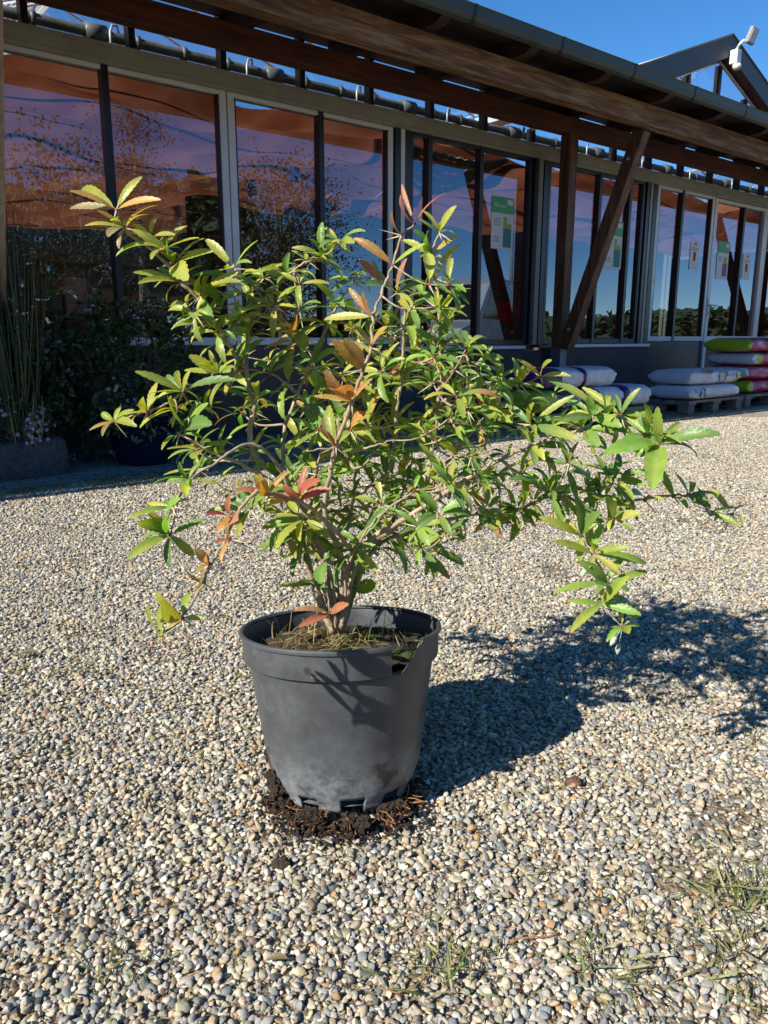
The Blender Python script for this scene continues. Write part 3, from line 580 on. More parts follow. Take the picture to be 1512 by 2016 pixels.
# ================================================================ LEAF MAKER (shared by all plants)
class Leaves:
    def __init__(s): s.V = []; s.F = []; s.C = []; s.U = []; s.n = 0
    def leaf(s, base, d, nrm, L_, W_, col, curl=0.6, fold=0.25, nst=13, teeth=True, cross=5, tw=0.0, tipcol=None, wide=1.15):
        d = Vector(d).normalized(); nrm = Vector(nrm); nrm = nrm - d * nrm.dot(d)
        nrm = nrm.normalized() if nrm.length > 1e-4 else d.orthogonal().normalized()
        sd_ = nrm.cross(d)
        b0 = np.array(base); dd, nn, ss = np.array(d), np.array(nrm), np.array(sd_)
        t = np.linspace(0, 1, nst); 
        ang = curl * (t ** 1.3)                       # bends towards -nrm along its length
        step = L_ / (nst - 1); dirs = np.cos(ang)[:, None] * dd - np.sin(ang)[:, None] * nn; nrs = np.sin(ang)[:, None] * dd + np.cos(ang)[:, None] * nn
        mid = b0 + np.concatenate([[np.zeros(3)], np.cumsum((dirs[:-1] + dirs[1:]) / 2 * step, 0)])
        w = W_ / 2 * np.maximum(np.sin(math.pi * t ** wide), 0.0) ** 0.68; w[0] = W_ * 0.04; w[-1] = 0.0005
        w = w * np.where(t < 0.12, 0.5, 1)
        if teeth: we = w * np.where((np.arange(nst) % 2 == 1) & (t > .15), 1.12, 0.96)
        else: we = w
        rows = []; us = []
        xs = np.linspace(-1, 1, cross)
        for x in xs:
            ww = we if abs(x) > 0.99 else w
            lift = fold * (abs(x) ** 1.6) * w
            side = ss * math.cos(tw)
            p = mid + ss * (x * ww)[:, None] + nrs * lift[:, None]
            if teeth and abs(x) > .99: p = p + dirs * (np.where(np.arange(nst) % 2 == 1, 0.022, 0) * L_)[:, None]
            rows.append(p); us.append(np.column_stack([t, np.full(nst, x)]))
        v = np.stack(rows, 1).reshape(-1, 3); u = np.stack(us, 1).reshape(-1, 2)
        c = np.tile(np.array(col), (len(v), 1))
        if tipcol is not None: k = np.clip((u[:, 0] - 0.25) / 0.6, 0, 1)[:, None]; c = c * (1 - k) + np.array(tipcol) * k
        k0 = s.n; idx = np.arange(nst * cross).reshape(nst, cross) + k0
        q = np.stack([idx[:-1, :-1], idx[:-1, 1:], idx[1:, 1:], idx[1:, :-1]], -1).reshape(-1, 4)
        s.V.append(v); s.F.append(q); s.C.append(c); s.U.append(u); s.n += len(v)
    def build(s, name, mat, root, props=None):
        off = Vector((0, 0, 0)); r = root
        while r is not None: off += r.location; r = r.parent
        V = np.concatenate(s.V) - np.array(off); F = np.concatenate(s.F); C = np.concatenate(s.C); U = np.concatenate(s.U)
        me = bpy.data.meshes.new(name); me.vertices.add(len(V)); me.vertices.foreach_set('co', V.astype('f').ravel())
        me.loops.add(F.size); me.loops.foreach_set('vertex_index', F.astype('i').ravel()); me.polygons.add(len(F)); me.polygons.foreach_set('loop_start', np.arange(0, F.size, 4, dtype='i'))
        me.polygons.foreach_set('use_smooth', np.ones(len(F), bool)); me.update(calc_edges=True); me.validate()
        setcol(me, np.column_stack([C, np.ones(len(C))])); setcol(me, np.column_stack([U, np.zeros(len(U)), np.ones(len(U))]), 'leafuv')
        me.materials.append(mat); o = bpy.data.objects.new(name, me); COL.objects.link(o); o.parent = root
        for k, v in (props or {}).items(): o[k] = v
        return o
def leafmat(name, trans=0.3, rough=0.38, veins=True, spots=True):
    m, ns, L, b = newmat(name); out = ns['Material Output']
    a_ = node(ns, 'ShaderNodeAttribute', attribute_name='col'); u = node(ns, 'ShaderNodeAttribute', attribute_name='leafuv')
    sx = ns.new('ShaderNodeSeparateColor'); L.new(u.outputs['Color'], sx.inputs[0])
    ab = node(ns, 'ShaderNodeMath', operation='ABSOLUTE'); L.new(sx.outputs[1], ab.inputs[0])
    mid = node(ns, 'ShaderNodeMapRange'); mid.inputs[1].default_value = 0.05; mid.inputs[2].default_value = 0.13; mid.inputs[3].default_value = 1; mid.inputs[4].default_value = 0; L.new(ab.outputs[0], mid.inputs[0])
    # lateral veins: stripes in t - 0.18*|x|
    m1 = node(ns, 'ShaderNodeMath', operation='MULTIPLY'); m1.inputs[1].default_value = -0.16; L.new(ab.outputs[0], m1.inputs[0])
    m2 = node(ns, 'ShaderNodeMath', operation='ADD'); L.new(m1.outputs[0], m2.inputs[0]); L.new(sx.outputs[0], m2.inputs[1])
    m3 = node(ns, 'ShaderNodeMath', operation='MULTIPLY'); m3.inputs[1].default_value = 46.0; L.new(m2.outputs[0], m3.inputs[0])
    m4 = node(ns, 'ShaderNodeMath', operation='SINE'); L.new(m3.outputs[0], m4.inputs[0])
    tc = ns.new('ShaderNodeTexCoord'); nz = node(ns, 'ShaderNodeTexNoise', i_Scale=260.0, i_Detail=4.0); L.new(tc.outputs['Object'], nz.inputs['Vector'])
    n2 = node(ns, 'ShaderNodeTexNoise', i_Scale=55.0, i_Detail=5.0); L.new(tc.outputs['Object'], n2.inputs['Vector'])
    base = a_.outputs['Color']
    if veins:
        mx = node(ns, 'ShaderNodeMixRGB', blend_type='MIX'); mf = node(ns, 'ShaderNodeMath', operation='MULTIPLY'); mf.inputs[1].default_value = 0.35; L.new(mid.outputs[0], mf.inputs[0])
        L.new(mf.outputs[0], mx.inputs[0]); L.new(base, mx.inputs[1]); mx.inputs[2].default_value = (0.42, 0.42, 0.14, 1); base = mx.outputs[0]
    r = ramp(ns, [(0.3, (0.62, 0.72, 0.6)), (0.55, (1, 1, 1)), (0.72, (1.25, 1.12, 1.0))]); L.new(n2.outputs['Fac'], r.inputs[0])
    mu = node(ns, 'ShaderNodeMixRGB', blend_type='MULTIPLY'); mu.inputs[0].default_value = 0.75; L.new(base, mu.inputs[1]); L.new(r.outputs[0], mu.inputs[2]); base = mu.outputs[0]
    if spots:
        n3 = node(ns, 'ShaderNodeTexNoise', i_Scale=330.0, i_Detail=1.0); L.new(tc.outputs['Object'], n3.inputs['Vector'])
        r3 = ramp(ns, [(0.70, (0, 0, 0)), (0.76, (0.7, 0.7, 0.7))]); L.new(n3.outputs['Fac'], r3.inputs[0])
        ms_ = ns.new('ShaderNodeMixRGB'); L.new(r3.outputs[0], ms_.inputs[0]); L.new(base, ms_.inputs[1]); ms_.inputs[2].default_value = (0.16, 0.06, 0.02, 1); base = ms_.outputs[0]
    geo = ns.new('ShaderNodeNewGeometry')
    pale = ns.new('ShaderNodeMixRGB'); fb_ = node(ns, 'ShaderNodeMath', operation='MULTIPLY'); fb_.inputs[1].default_value = 0.3; L.new(geo.outputs['Backfacing'], fb_.inputs[0])
    L.new(fb_.outputs[0], pale.inputs[0]); L.new(base, pale.inputs[1]); pale.inputs[2].default_value = (0.30, 0.34, 0.16, 1)
    L.new(pale.outputs[0], b.inputs['Base Color']); b.inputs['Roughness'].default_value = rough
    b.inputs['Specular IOR Level'].default_value = 0.45
    hs = node(ns, 'ShaderNodeMath', operation='MULTIPLY'); hs.inputs[1].default_value = 0.10; L.new(m4.outputs[0], hs.inputs[0])
    ha = node(ns, 'ShaderNodeMath', operation='ADD'); L.new(hs.outputs[0], ha.inputs[0]); L.new(nz.outputs['Fac'], ha.inputs[1])
    bp = node(ns, 'ShaderNodeBump', i_Strength=0.45, i_Distance=0.0012); L.new(ha.outputs[0], bp.inputs['Height']); L.new(bp.outputs[0], b.inputs['Normal'])
    tl = ns.new('ShaderNodeBsdfTranslucent'); tb = node(ns, 'ShaderNodeMixRGB', blend_type='MULTIPLY'); tb.inputs[0].default_value = 1; tb.inputs[2].default_value = (1.1, 1.15, 0.5, 1)
    L.new(base, tb.inputs[1]); L.new(tb.outputs[0], tl.inputs[0])
    ms = ns.new('ShaderNodeMixShader'); ms.inputs[0].default_value = trans; L.new(b.outputs[0], ms.inputs[1]); L.new(tl.outputs[0], ms.inputs[2]); L.new(ms.outputs[0], out.inputs[0])
    return m
M_leaf = leafmat('barberry_leaf', 0.36); M_leaf2 = leafmat('garden_leaf', 0.25, 0.45, False, False)

# ================================================================ THE POT
PY = 1.1835                                              # distance of the pot's axis
PC = Vector((-0.0666, PY, 0)); TILT = (-0.1379, -0.0222); LIFT = 0.012   # the pot leans back on the earth pressed out below it
M_TILT = Matrix.Translation(PC + Vector((0, 0, LIFT))) @ Matrix.Rotation(TILT[1], 4, 'Y') @ Matrix.Rotation(TILT[0], 4, 'X') @ Matrix.Translation(-PC)
pot = thing('plant_pot', 'dark grey plastic nursery pot with a broken collar standing on the gravel', 'pot', PC)
RB, RC, RT, HT, ZC = 0.1203, 0.1625, 0.1677, 0.276, 0.2306     # foot, collar foot, rim radius, height, collar foot height
mpot, ns, L, b = newmat('pot_plastic')
tc = ns.new('ShaderNodeTexCoord')
n1 = node(ns, 'ShaderNodeTexNoise', i_Scale=14.0, i_Detail=10.0, i_Roughness=0.8); L.new(tc.outputs['Object'], n1.inputs['Vector'])
r1 = ramp(ns, [(0.35, (0.050, 0.054, 0.059)), (0.55, (0.073, 0.079, 0.085)), (0.75, (0.12, 0.127, 0.134))]); L.new(n1.outputs['Fac'], r1.inputs[0])
sx = ns.new('ShaderNodeSeparateXYZ'); L.new(tc.outputs['Object'], sx.inputs[0])
# chalky dust band near the foot
mr = node(ns, 'ShaderNodeMapRange'); mr.inputs[1].default_value = 0.012; mr.inputs[2].default_value = 0.11; mr.inputs[3].default_value = 1; mr.inputs[4].default_value = 0; L.new(sx.outputs['Z'], mr.inputs[0])
n2 = node(ns, 'ShaderNodeTexNoise', i_Scale=34.0, i_Detail=10.0, i_Roughness=0.8); L.new(tc.outputs['Object'], n2.inputs['Vector'])
r2 = ramp(ns, [(0.40, (0.05, .05, .05)), (0.62, (1, 1, 1))]); L.new(n2.outputs['Fac'], r2.inputs[0])
mm = node(ns, 'ShaderNodeMath', operation='MULTIPLY'); L.new(mr.outputs[0], mm.inputs[0]); L.new(r2.outputs[0], mm.inputs[1])
x1 = ns.new('ShaderNodeMixRGB'); L.new(mm.outputs[0], x1.inputs[0]); L.new(r1.outputs[0], x1.inputs[1]); x1.inputs[2].default_value = (0.30, 0.32, 0.335, 1)
# fine scratches
mp = ns.new('ShaderNodeMapping'); mp.inputs['Scale'].default_value = (12, 12, 160); mp.inputs['Rotation'].default_value = (0.2, 0.25, 0); L.new(tc.outputs['Object'], mp.inputs[0])
n3 = node(ns, 'ShaderNodeTexNoise', i_Scale=1.0, i_Detail=3.0); L.new(mp.outputs[0], n3.inputs['Vector'])
r3 = ramp(ns, [(0.68, (0, 0, 0)), (0.75, (0.35, 0.35, 0.35))]); L.new(n3.outputs['Fac'], r3.inputs[0])
x2 = ns.new('ShaderNodeMixRGB'); L.new(r3.outputs[0], x2.inputs[0]); L.new(x1.outputs[0], x2.inputs[1]); x2.inputs[2].default_value = (0.2, 0.21, 0.22, 1)
# two soil stains and a green scuff with shapes of their own
def stain(prev, cx, cz, sx_, sz_, colr, thr, seed):
    v = ns.new('ShaderNodeCombineXYZ'); a1 = node(ns, 'ShaderNodeMath', operation='SUBTRACT'); a1.inputs[1].default_value = cx; L.new(sx.outputs['X'], a1.inputs[0])
    a2 = node(ns, 'ShaderNodeMath', operation='DIVIDE'); a2.inputs[1].default_value = sx_; L.new(a1.outputs[0], a2.inputs[0])
    b1 = node(ns, 'ShaderNodeMath', operation='SUBTRACT'); b1.inputs[1].default_value = cz; L.new(sx.outputs['Z'], b1.inputs[0])
    b2 = node(ns, 'ShaderNodeMath', operation='DIVIDE'); b2.inputs[1].default_value = sz_; L.new(b1.outputs[0], b2.inputs[0])
    fy_ = node(ns, 'ShaderNodeMath', operation='GREATER_THAN'); fy_.inputs[1].default_value = 0.0; L.new(sx.outputs['Y'], fy_.inputs[0])
    fy2 = node(ns, 'ShaderNodeMath', operation='MULTIPLY'); fy2.inputs[1].default_value = 9; L.new(fy_.outputs[0], fy2.inputs[0])
    L.new(a2.outputs[0], v.inputs[0]); L.new(b2.outputs[0], v.inputs[1]); L.new(fy2.outputs[0], v.inputs[2])
    ln = node(ns, 'ShaderNodeVectorMath', operation='LENGTH'); L.new(v.outputs[0], ln.inputs[0])
    nn = node(ns, 'ShaderNodeTexNoise', i_Scale=60.0, i_Detail=6.0); L.new(tc.outputs['Object'], nn.inputs['Vector'])
    ad = node(ns, 'ShaderNodeMath', operation='MULTIPLY_ADD'); ad.inputs[1].default_value = 3.0; L.new(nn.outputs['Fac'], ad.inputs[0]); L.new(ln.outputs['Value'], ad.inputs[2])
    mr_ = node(ns, 'ShaderNodeMapRange'); mr_.inputs[1].default_value = thr; mr_.inputs[2].default_value = thr + 0.35; mr_.inputs[3].default_value = 0.85; mr_.inputs[4].default_value = 0; L.new(ad.outputs[0], mr_.inputs[0])
    x = ns.new('ShaderNodeMixRGB'); L.new(mr_.outputs[0], x.inputs[0]); L.new(prev, x.inputs[1]); x.inputs[2].default_value = (*colr, 1); return x.outputs[0]
c_ = stain(x2.outputs[0], 0.068, 0.062, 0.022, 0.03, (0.035, 0.026, 0.02), 1.9, 0)
c_ = stain(c_, -0.125, 0.06, 0.012, 0.05, (0.03, 0.024, 0.02), 2.1, 1)
c_ = stain(c_, -0.026, 0.235, 0.018, 0.005, (0.16, 0.17, 0.07), 2.0, 2)
c_ = stain(c_, -0.041, 0.243, 0.006, 0.007, (0.04, 0.028, 0.024), 2.2, 2)
c_ = stain(c_, 0.135, 0.14, 0.02, 0.02, (0.035, 0.03, 0.026), 1.9, 3)
L.new(c_, b.inputs['Base Color'])
rr = ramp(ns, [(0.3, (0.36, 0.36, 0.36)), (0.7, (0.55, 0.55, 0.55))]); L.new(n1.outputs['Fac'], rr.inputs[0]); L.new(rr.outputs[0], b.inputs['Roughness'])
bp = node(ns, 'ShaderNodeBump', i_Strength=0.15, i_Distance=0.002); L.new(n2.outputs['Fac'], bp.inputs['Height']); L.new(bp.outputs[0], b.inputs['Normal'])
NA = 192
def ang_at(px):                                        # angle on the rim for a photo x on its front
    x = (px - 669) / 199.0; return -math.pi / 2 + math.asin(max(-1, min(1, x)))
gapL, gapRb, gapRt = ang_at(770), ang_at(789), ang_at(829)
def ringmesh(prof, gap=None, notch=None):
    """surface of revolution; columns slide to the edges of the break so that it has clean slanting sides"""
    q = MB(); rows = len(prof); base = [2 * math.pi * j / NA - math.pi for j in range(NA)]
    zt, zb_ = max(p[1] for p in prof), min(p[1] for p in prof)
    for r, z in prof:
        for a_ in base:
            aa = a_
            if gap:
                k = (z - zb_) / (zt - zb_ + 1e-9); gl_ = gapL + 0.02 * (1 - k); gr_ = gapRb + (gapRt - gapRb) * (k ** 0.8)
                if gapL - 0.02 <= a_ < (gapL + gapRb) / 2: aa = gl_
                elif (gapL + gapRb) / 2 <= a_ < gapRt + 0.02: aa = max(gr_, gr_ if a_ < gr_ else a_)
            rr_ = r * (1 + 0.004 * math.sin(2 * aa + 1) + 0.003 * math.sin(3 * aa))
            q.v.append((rr_ * math.cos(aa) + PC.x, rr_ * math.sin(aa) + PC.y, z))
    jl = max((j for j in range(NA) if gap and gapL - 0.02 <= base[j] < (gapL + gapRb) / 2), default=-1)
    for i in range(rows - 1):
        for j in range(NA):
            if gap and j == jl: continue
            if notch and notch(base[j], i): continue
            j2 = (j + 1) % NA
            q.f.append((i * NA + j, i * NA + j2, (i + 1) * NA + j2, (i + 1) * NA + j)); q.mi.append(0)
    return q
def rad(z): return RB + (0.1545 - RB) * (z / ZC)
notches = [(-2.2, -1.9), (-1.6, -1.25), (-0.98, -0.66), (-0.35, -0.12), (0.5, 0.75), (1.4, 1.6), (2.3, 2.5), (-2.75, -2.5)]
def notch(a_, i): return i < 3 and any(x0 <= a_ <= x1 for x0, x1 in notches)
body = ringmesh([(RB - 0.012, 0.0), (RB - 0.010, 0.008), (RB - 0.008, 0.016), (RB - 0.001, 0.026), (RB + .0005, 0.032)] + [(rad(z), z) for z in (0.05, 0.09, 0.13, 0.17, 0.2, ZC - 0.008, ZC)], notch=notch)
o = body.build('body', mpot, pot, smooth=True); m_ = o.modifiers.new('thickness', 'SOLIDIFY'); m_.thickness = 0.0022; m_.offset = -1
o = ringmesh([(rad(ZC) - 0.001, ZC - 0.0005), (RC - 0.001, ZC - 0.002), (RC, ZC + 0.002), (RC + 0.0008, ZC + 0.02), (RC + 0.0015, HT - 0.012), (RC + 0.002, HT - 0.0075), (RT, HT - 0.007), (RT + 0.0012, HT - 0.004), (RT, HT), (RC + 0.0005, HT + 0.0006), (RC - 0.002, HT - 0.003)], gap=True).build('collar', mpot, pot, smooth=True)
m_ = o.modifiers.new('thickness', 'SOLIDIFY'); m_.thickness = 0.002; m_.offset = -1
es = o.modifiers.new('edge', 'EDGE_SPLIT'); es.split_angle = math.radians(50)
MB().lathe([(0.001, 0.012), (RB - 0.012, 0.012)], PC, 64).build('bottom', mpot, pot)
pot.location.z = LIFT; pot.rotation_euler = (TILT[0], TILT[1], 0)
# ---- soil in the pot
msoil = simple('potting_soil', (0.018, 0.011, 0.007), (0.06, 0.038, 0.022), 0.95, 60, bump=0.9, bscale=180, bdist=0.006)
q = MB(); nr, na = 26, 72
def soilz(x, y):
    r = math.hypot(x, y) / 0.154
    return 0.238 + 0.020 * (1 - r * r) + 0.010 * mnoise.noise(Vector((x * 25, y * 25, 1))) + 0.006 * mnoise.noise(Vector((x * 70, y * 70, 4))) + 0.003 * mnoise.noise(Vector((x * 190, y * 190, 7)))
for i in range(nr + 1):
    r = 0.1505 * i / nr
    for j in range(na): a_ = 2 * math.pi * j / na; x, y = r * math.cos(a_), r * math.sin(a_); q.v.append((PC.x + x, PC.y + y, soilz(x, y)))
for i in range(nr):
    for j in range(na): j2 = (j + 1) % na; q.f.append((i * na + j, i * na + j2, (i + 1) * na + j2, (i + 1) * na + j)); q.mi.append(0)
struct(q.build('potting_soil', msoil, smooth=True), 'stuff').data.transform(M_TILT)
# ---- dry and green grass growing in the pot
def blade(lv, base, d, L_, W_, col, bend):
    lv.leaf(base, d, Vector((random.gauss(0, 1), random.gauss(0, 1), 1.2)), L_, W_, col, curl=bend, fold=0.5, nst=7, teeth=False, cross=3, wide=0.75)
lv = Leaves(); straw = [(0.5, 0.35, 0.13), (0.6, 0.45, 0.21), (0.34, 0.22, 0.09), (0.3, 0.17, 0.07)]; gg = [(0.12, 0.17, 0.03), (0.09, 0.15, 0.03)]
for k in range(520):
    a_ = random.uniform(0, 6.283); r = 0.14 * math.sqrt(random.random())
    if random.random() < 0.55: r = abs(random.gauss(0, 0.06)); a_ = random.gauss(-1.9, 1.0)
    r = min(r, .132); x, y = r * math.cos(a_), r * math.sin(a_); b0 = Vector((PC.x + x, PC.y + y, soilz(x, y) - 0.002))
    d = Vector((random.gauss(0, 1) - 8 * x, random.gauss(0, 1) - 8 * y, random.uniform(0.05, 1.0)))
    blade(lv, b0, d, min(random.uniform(0.015, 0.06), max(.012, .155 - r) if r > .1 else 1), random.uniform(0.0008, 0.002), random.choice(straw if random.random() < .86 else gg), random.uniform(0.2, 1.8))
for k in range(16):
    a_ = random.uniform(2.2, 4.6); b0 = Vector((PC.x + .12 * math.cos(a_), PC.y + .12 * math.sin(a_), 0.236)); blade(lv, b0, (random.gauss(0, .5), random.gauss(0, .5), 1), random.uniform(.05, .09), 0.0018, random.choice(straw), 1.2)
for k in range(14):
    a_ = random.uniform(-1.0, -0.3); b0 = Vector((PC.x + .12 * math.cos(a_), PC.y + .12 * math.sin(a_), 0.236)); blade(lv, b0, (random.gauss(0, .6), random.gauss(0, .6), 1), random.uniform(.04, .08), 0.0018, random.choice(straw + gg), 1.2)
lv.build('dry_grass', M_leaf2, None, {'kind': 'stuff'}).data.transform(M_TILT)
# moss cushions on the soil
q = MB()
mv = IV2 * 0.016
for cx, cy in ((0.055, 0.0), (0.065, -0.035), (0.10, -0.075), (0.085, -0.09)):
    q.add([(PC.x + cx + p[0] * 1.2, PC.y + cy + p[1], soilz(cx, cy) - .003 + p[2] * .6 + .003 * mnoise.noise(Vector(p) * 300)) for p in mv], IF2)
struct(q.build('moss', simple('moss', (0.05, 0.075, 0.012), (0.12, 0.16, 0.03), .95, 200, bump=.8, bscale=500), smooth=True), 'stuff').data.transform(M_TILT)
# ---- earth crumbs and roots pressed out under the pot
q = MB()
def lump(c, r, flat=0.7):
    sd_ = random.uniform(0, 99); ax_, ay_ = random.uniform(.6, 1.4), random.uniform(.6, 1.4); q.add([Vector(c) + Vector((p[0] * r * ax_, p[1] * r * ay_, p[2] * r * flat)) * (1 + 0.75 * mnoise.noise(Vector(p) * 1.6 + Vector((sd_, 0, 0))) + .55 * mnoise.noise(Vector(p) * 4.5 + Vector((sd_, 5, 0)))) for p in (IV1 if r < .010 else IV2)], IF1 if r < .010 else IF2)
for (a0, n_l, spread) in ((-2.65, 110, .12), (-2.0, 120, .08), (-1.42, 210, .09), (-0.82, 150, .11), (-0.3, 34, .13), (2.6, 20, .4)):
    for k in range(n_l):
        a_ = random.gauss(a0, spread); r = RB - 0.012 + abs(random.gauss(0.0, 0.016)); lump((PC.x + r * math.cos(a_), PC.y + r * math.sin(a_), random.uniform(0.004, 0.03 if a0 < 0 else .012)), random.uniform(0.0015, 0.0065))
for k in range(26): a_ = random.gauss(-2.82, .16); z = random.uniform(.01, .075); r = rad(z) + .001; lump((PC.x + r * math.cos(a_), PC.y + r * math.sin(a_), z), random.uniform(.004, .008), 1)
for k in range(900):                                  # fine compost dust spilled round the foot
    a_ = random.gauss(-1.55, .75); r = RB + abs(random.gauss(0, .022)) - .01; lump((PC.x + r * math.cos(a_), PC.y + r * math.sin(a_), random.uniform(.005, .011)), random.uniform(.0007, .0026))
for k in range(90): g_ = gnd(random.gauss(640, 110), random.gauss(1632, 24)); lump((g_.x, g_.y, 0.010), random.uniform(0.0015, 0.004))
struct(q.build('soil_crumbs', simple('wet_soil', (0.013, 0.008, 0.005), (0.05, 0.03, 0.018), .95, 120, bump=.9, bscale=400, bdist=.003)), 'stuff')
q = MB()
for k in range(90):
    a_ = random.choice((-2.5, -1.95, -1.3, -.85, -.5)) + random.gauss(0, .15); r = RB - .01; p = Vector((PC.x + r * math.cos(a_), PC.y + r * math.sin(a_), random.uniform(.004, .026))); pts = [p]; d = Vector((math.cos(a_), math.sin(a_), 0)) + Vector((random.gauss(0, .5), random.gauss(0, .5), .1))
    for i in range(5): p = p + d.normalized() * random.uniform(.005, .011); p.z = max(p.z, .009); pts.append(p); d += Vector((random.gauss(0, .5), random.gauss(0, .5), random.gauss(0, .25)))
    q.tube(pts, random.uniform(.0004, .0011), 4)
struct(q.build('root_fibres', simple('root_fibre', (0.2, 0.08, 0.03), (0.36, 0.18, 0.07), .8, 40)), 'stuff')

# ================================================================ THE SHRUB
base3 = M_TILT @ Vector((PC.x - 0.008, PC.y - 0.012, 0.248))
shrub = thing('barberry_shrub', 'spiny evergreen shrub with serrated green, yellow and red leaves in the grey pot', 'shrub', base3)
SY = base3.y
def S3(px, py, d): return at_y(px, py, SY + d)
# main stems, measured from the photograph, each point with its own depth
STEMS = [
 ([(655, 1245, 0), (622, 1160, .0), (600, 1085, -.01), (578, 1010, -.02), (540, 955, -.03), (482, 918, -.04), (415, 890, -.05), (350, 851, -.06)], .0085),
 ([(660, 1240, .01), (640, 1110, .03), (575, 965, .03), (508, 905, .02), (492, 850, .01), (500, 800, .01), (488, 760, .01), (482, 727, 0), (430, 650, -.03), (392, 590, -.04), (352, 552, -.05), (310, 500, -.06), (247, 455, -.07), (229, 416, -.07)], .0075),
 ([(668, 1235, -.005), (676, 1110, -.02), (640, 1010, -.05), (655, 910, -.07), (664, 870, -.08), (693, 792, -.09), (715, 727, -.09), (731, 684, -.09), (735, 626, -.08), (752, 575, -.07), (773, 522, -.06), (791, 464, -.05), (817, 441, -.05)], .0052),
 ([(672, 1230, .01), (690, 1110, .04), (738, 1000, .06), (772, 900, .07), (783, 793, .06), (791, 740, .06), (794, 661, .05), (797, 608, .05), (781, 578, .05)], .0065),
 ([(676, 1230, .0), (705, 1100, .02), (780, 1035, .05), (833, 974, .07), (850, 885, .08), (862, 800, .09), (867, 680, .08), (863, 600, .07), (857, 548, .07), (850, 505, .06), (865, 459, .06)], .0065),
 ([(672, 1235, -.01), (712, 1085, -.02), (800, 1020, -.03), (900, 955, -.04), (985, 905, -.05), (1045, 880, -.06), (1092, 862, -.07), (1149, 843, -.08), (1190, 819, -.09), (1240, 835, -.10), (1274, 859, -.11), (1298, 876, -.12)], .0050),
 ([(678, 1230, .01), (730, 1090, .04), (820, 1040, .06), (930, 1012, .07), (1019, 1003, .06), (1090, 975, .05), (1151, 962, .04), (1190, 980, .03), (1232, 985, .02), (1326, 976, .0), (1370, 982, -.01), (1399, 1007, -.02), (1441, 1014, -.02)], .0045),
 ([(664, 1238, .0), (628, 1130, .04), (612, 1030, .06), (622, 940, .07), (640, 850, .08)], .0045),
 ([(668, 1238, .02), (664, 1120, .06), (690, 1020, .09), (700, 930, .10), (720, 830, .11), (742, 740, .11)], .0045),
 ([(676, 1236, .02), (712, 1120, .07), (760, 1040, .1), (800, 950, .13), (815, 860, .14)], .0045),
 ([(662, 1240, -.01), (650, 1120, -.02), (616, 1050, -.03), (560, 1010, -.04), (512, 985, -.05)], .0035),
 ([(674, 1238, -.01), (684, 1130, -.03), (712, 1060, -.05), (760, 1005, -.07), (820, 965, -.08)], .0035),
 ([(833, 974, .07), (885, 905, .05), (930, 850, .03), (957, 815, .02)], .0035),
 ([(862, 800, .09), (905, 770, .08), (938, 756, .06), (979, 753, .05), (1023, 757, .04), (1065, 742, .03)], .0035),
 ([(700, 1090, -.02), (645, 1030, -.09), (590, 988, -.15), (529, 974, -.18), (502, 970, -.20), (464, 1018, -.22), (441, 1071, -.245), (413, 1113, -.265), (396, 1157, -.285), (358, 1217, -.31), (319, 1250, -.33)], .004),
 ([(578, 1010, -.02), (560, 940, -.05), (520, 885, -.08), (477, 876, -.10), (425, 912, -.13), (374, 944, -.14), (350, 992, -.15), (337, 1050, -.15)], .0035),
 ([(482, 727, 0), (445, 740, -.02), (400, 752, -.04), (361, 770, -.05), (330, 795, -.05), (291, 809, -.06), (225, 830, -.06)], .0038),
 ([(700, 930, .03), (660, 860, .04), (600, 790, .03), (545, 740, .01), (482, 727, 0)], .004),
 ([(560, 940, .03), (560, 850, .08), (600, 740, .11), (645, 640, .12), (672, 590, .11), (702, 545, .10)], .0045),
 ([(487, 745, .01), (490, 650, .04), (520, 590, .06), (563, 545, .06), (599, 519, .05), (636, 507, .05), (670, 477, .05)], .0036),
 ([(1090, 975, .05), (1130, 985, .0), (1150, 1020, -.04), (1146, 1056, -.06), (1167, 1090, -.08), (1195, 1147, -.09), (1187, 1189, -.09), (1224, 1232, -.09)], .003),
 ([(658, 1240, -.01), (650, 1208, -.05), (643, 1160, -.06), (637, 1105, -.06)], .0022),
 ([(505, 905, .02), (420, 905, .08), (380, 880, .1)], .003),
 ([(985, 905, -.05), (1080, 968, -.03), (1120, 913, -.08)], .003), ([(1151, 962, .04), (1190, 960, .0), (1218, 945, -.02)], .0026),
 ([(1398, 1007, -.02), (1430, 1030, -.02), (1428, 1042, -.02)], .001),
 ([(691, 890, -.08), (730, 880, -.1), (770, 868, -.11)], .0026), ([(662, 882, -.08), (600, 888, -.1)], .0022),
]
branches = MB(); branch_nodes = []          # (point, radius)
def crom(pts, k):
    out = []
    for i in range(len(pts) - 1):
        p0, p1, p2, p3 = pts[max(i - 1, 0)], pts[i], pts[i + 1], pts[min(i + 2, len(pts) - 1)]
        for j in range(k):
            t = j / k; out.append(0.5 * ((2 * p1) + (p2 - p0) * t + (2 * p0 - 5 * p1 + 4 * p2 - p3) * t * t + (3 * p1 - p0 - 3 * p2 + p3) * t ** 3))
    return out + [pts[-1]]
for pl, r0 in STEMS:
    pts = crom([S3(*p) for p in pl], 7); n = len(pts)
    pts = [p + Vector((random.gauss(0, .0008), random.gauss(0, .0012), random.gauss(0, .0008))) for p in pts]
    rads = [(r0 * .84 * (1 - 0.78 * (i / (n - 1)) ** 0.8)) * (1 + 0.10 * math.sin(i * 1.9 + r0 * 4000)) + 0.0004 for i in range(n)]
    branches.tube(pts, rads, 8)
    branch_nodes += [(p, rads[i], (pts[min(i + 1, n - 1)] - pts[max(i - 1, 0)]).normalized()) for i, p in enumerate(pts)]
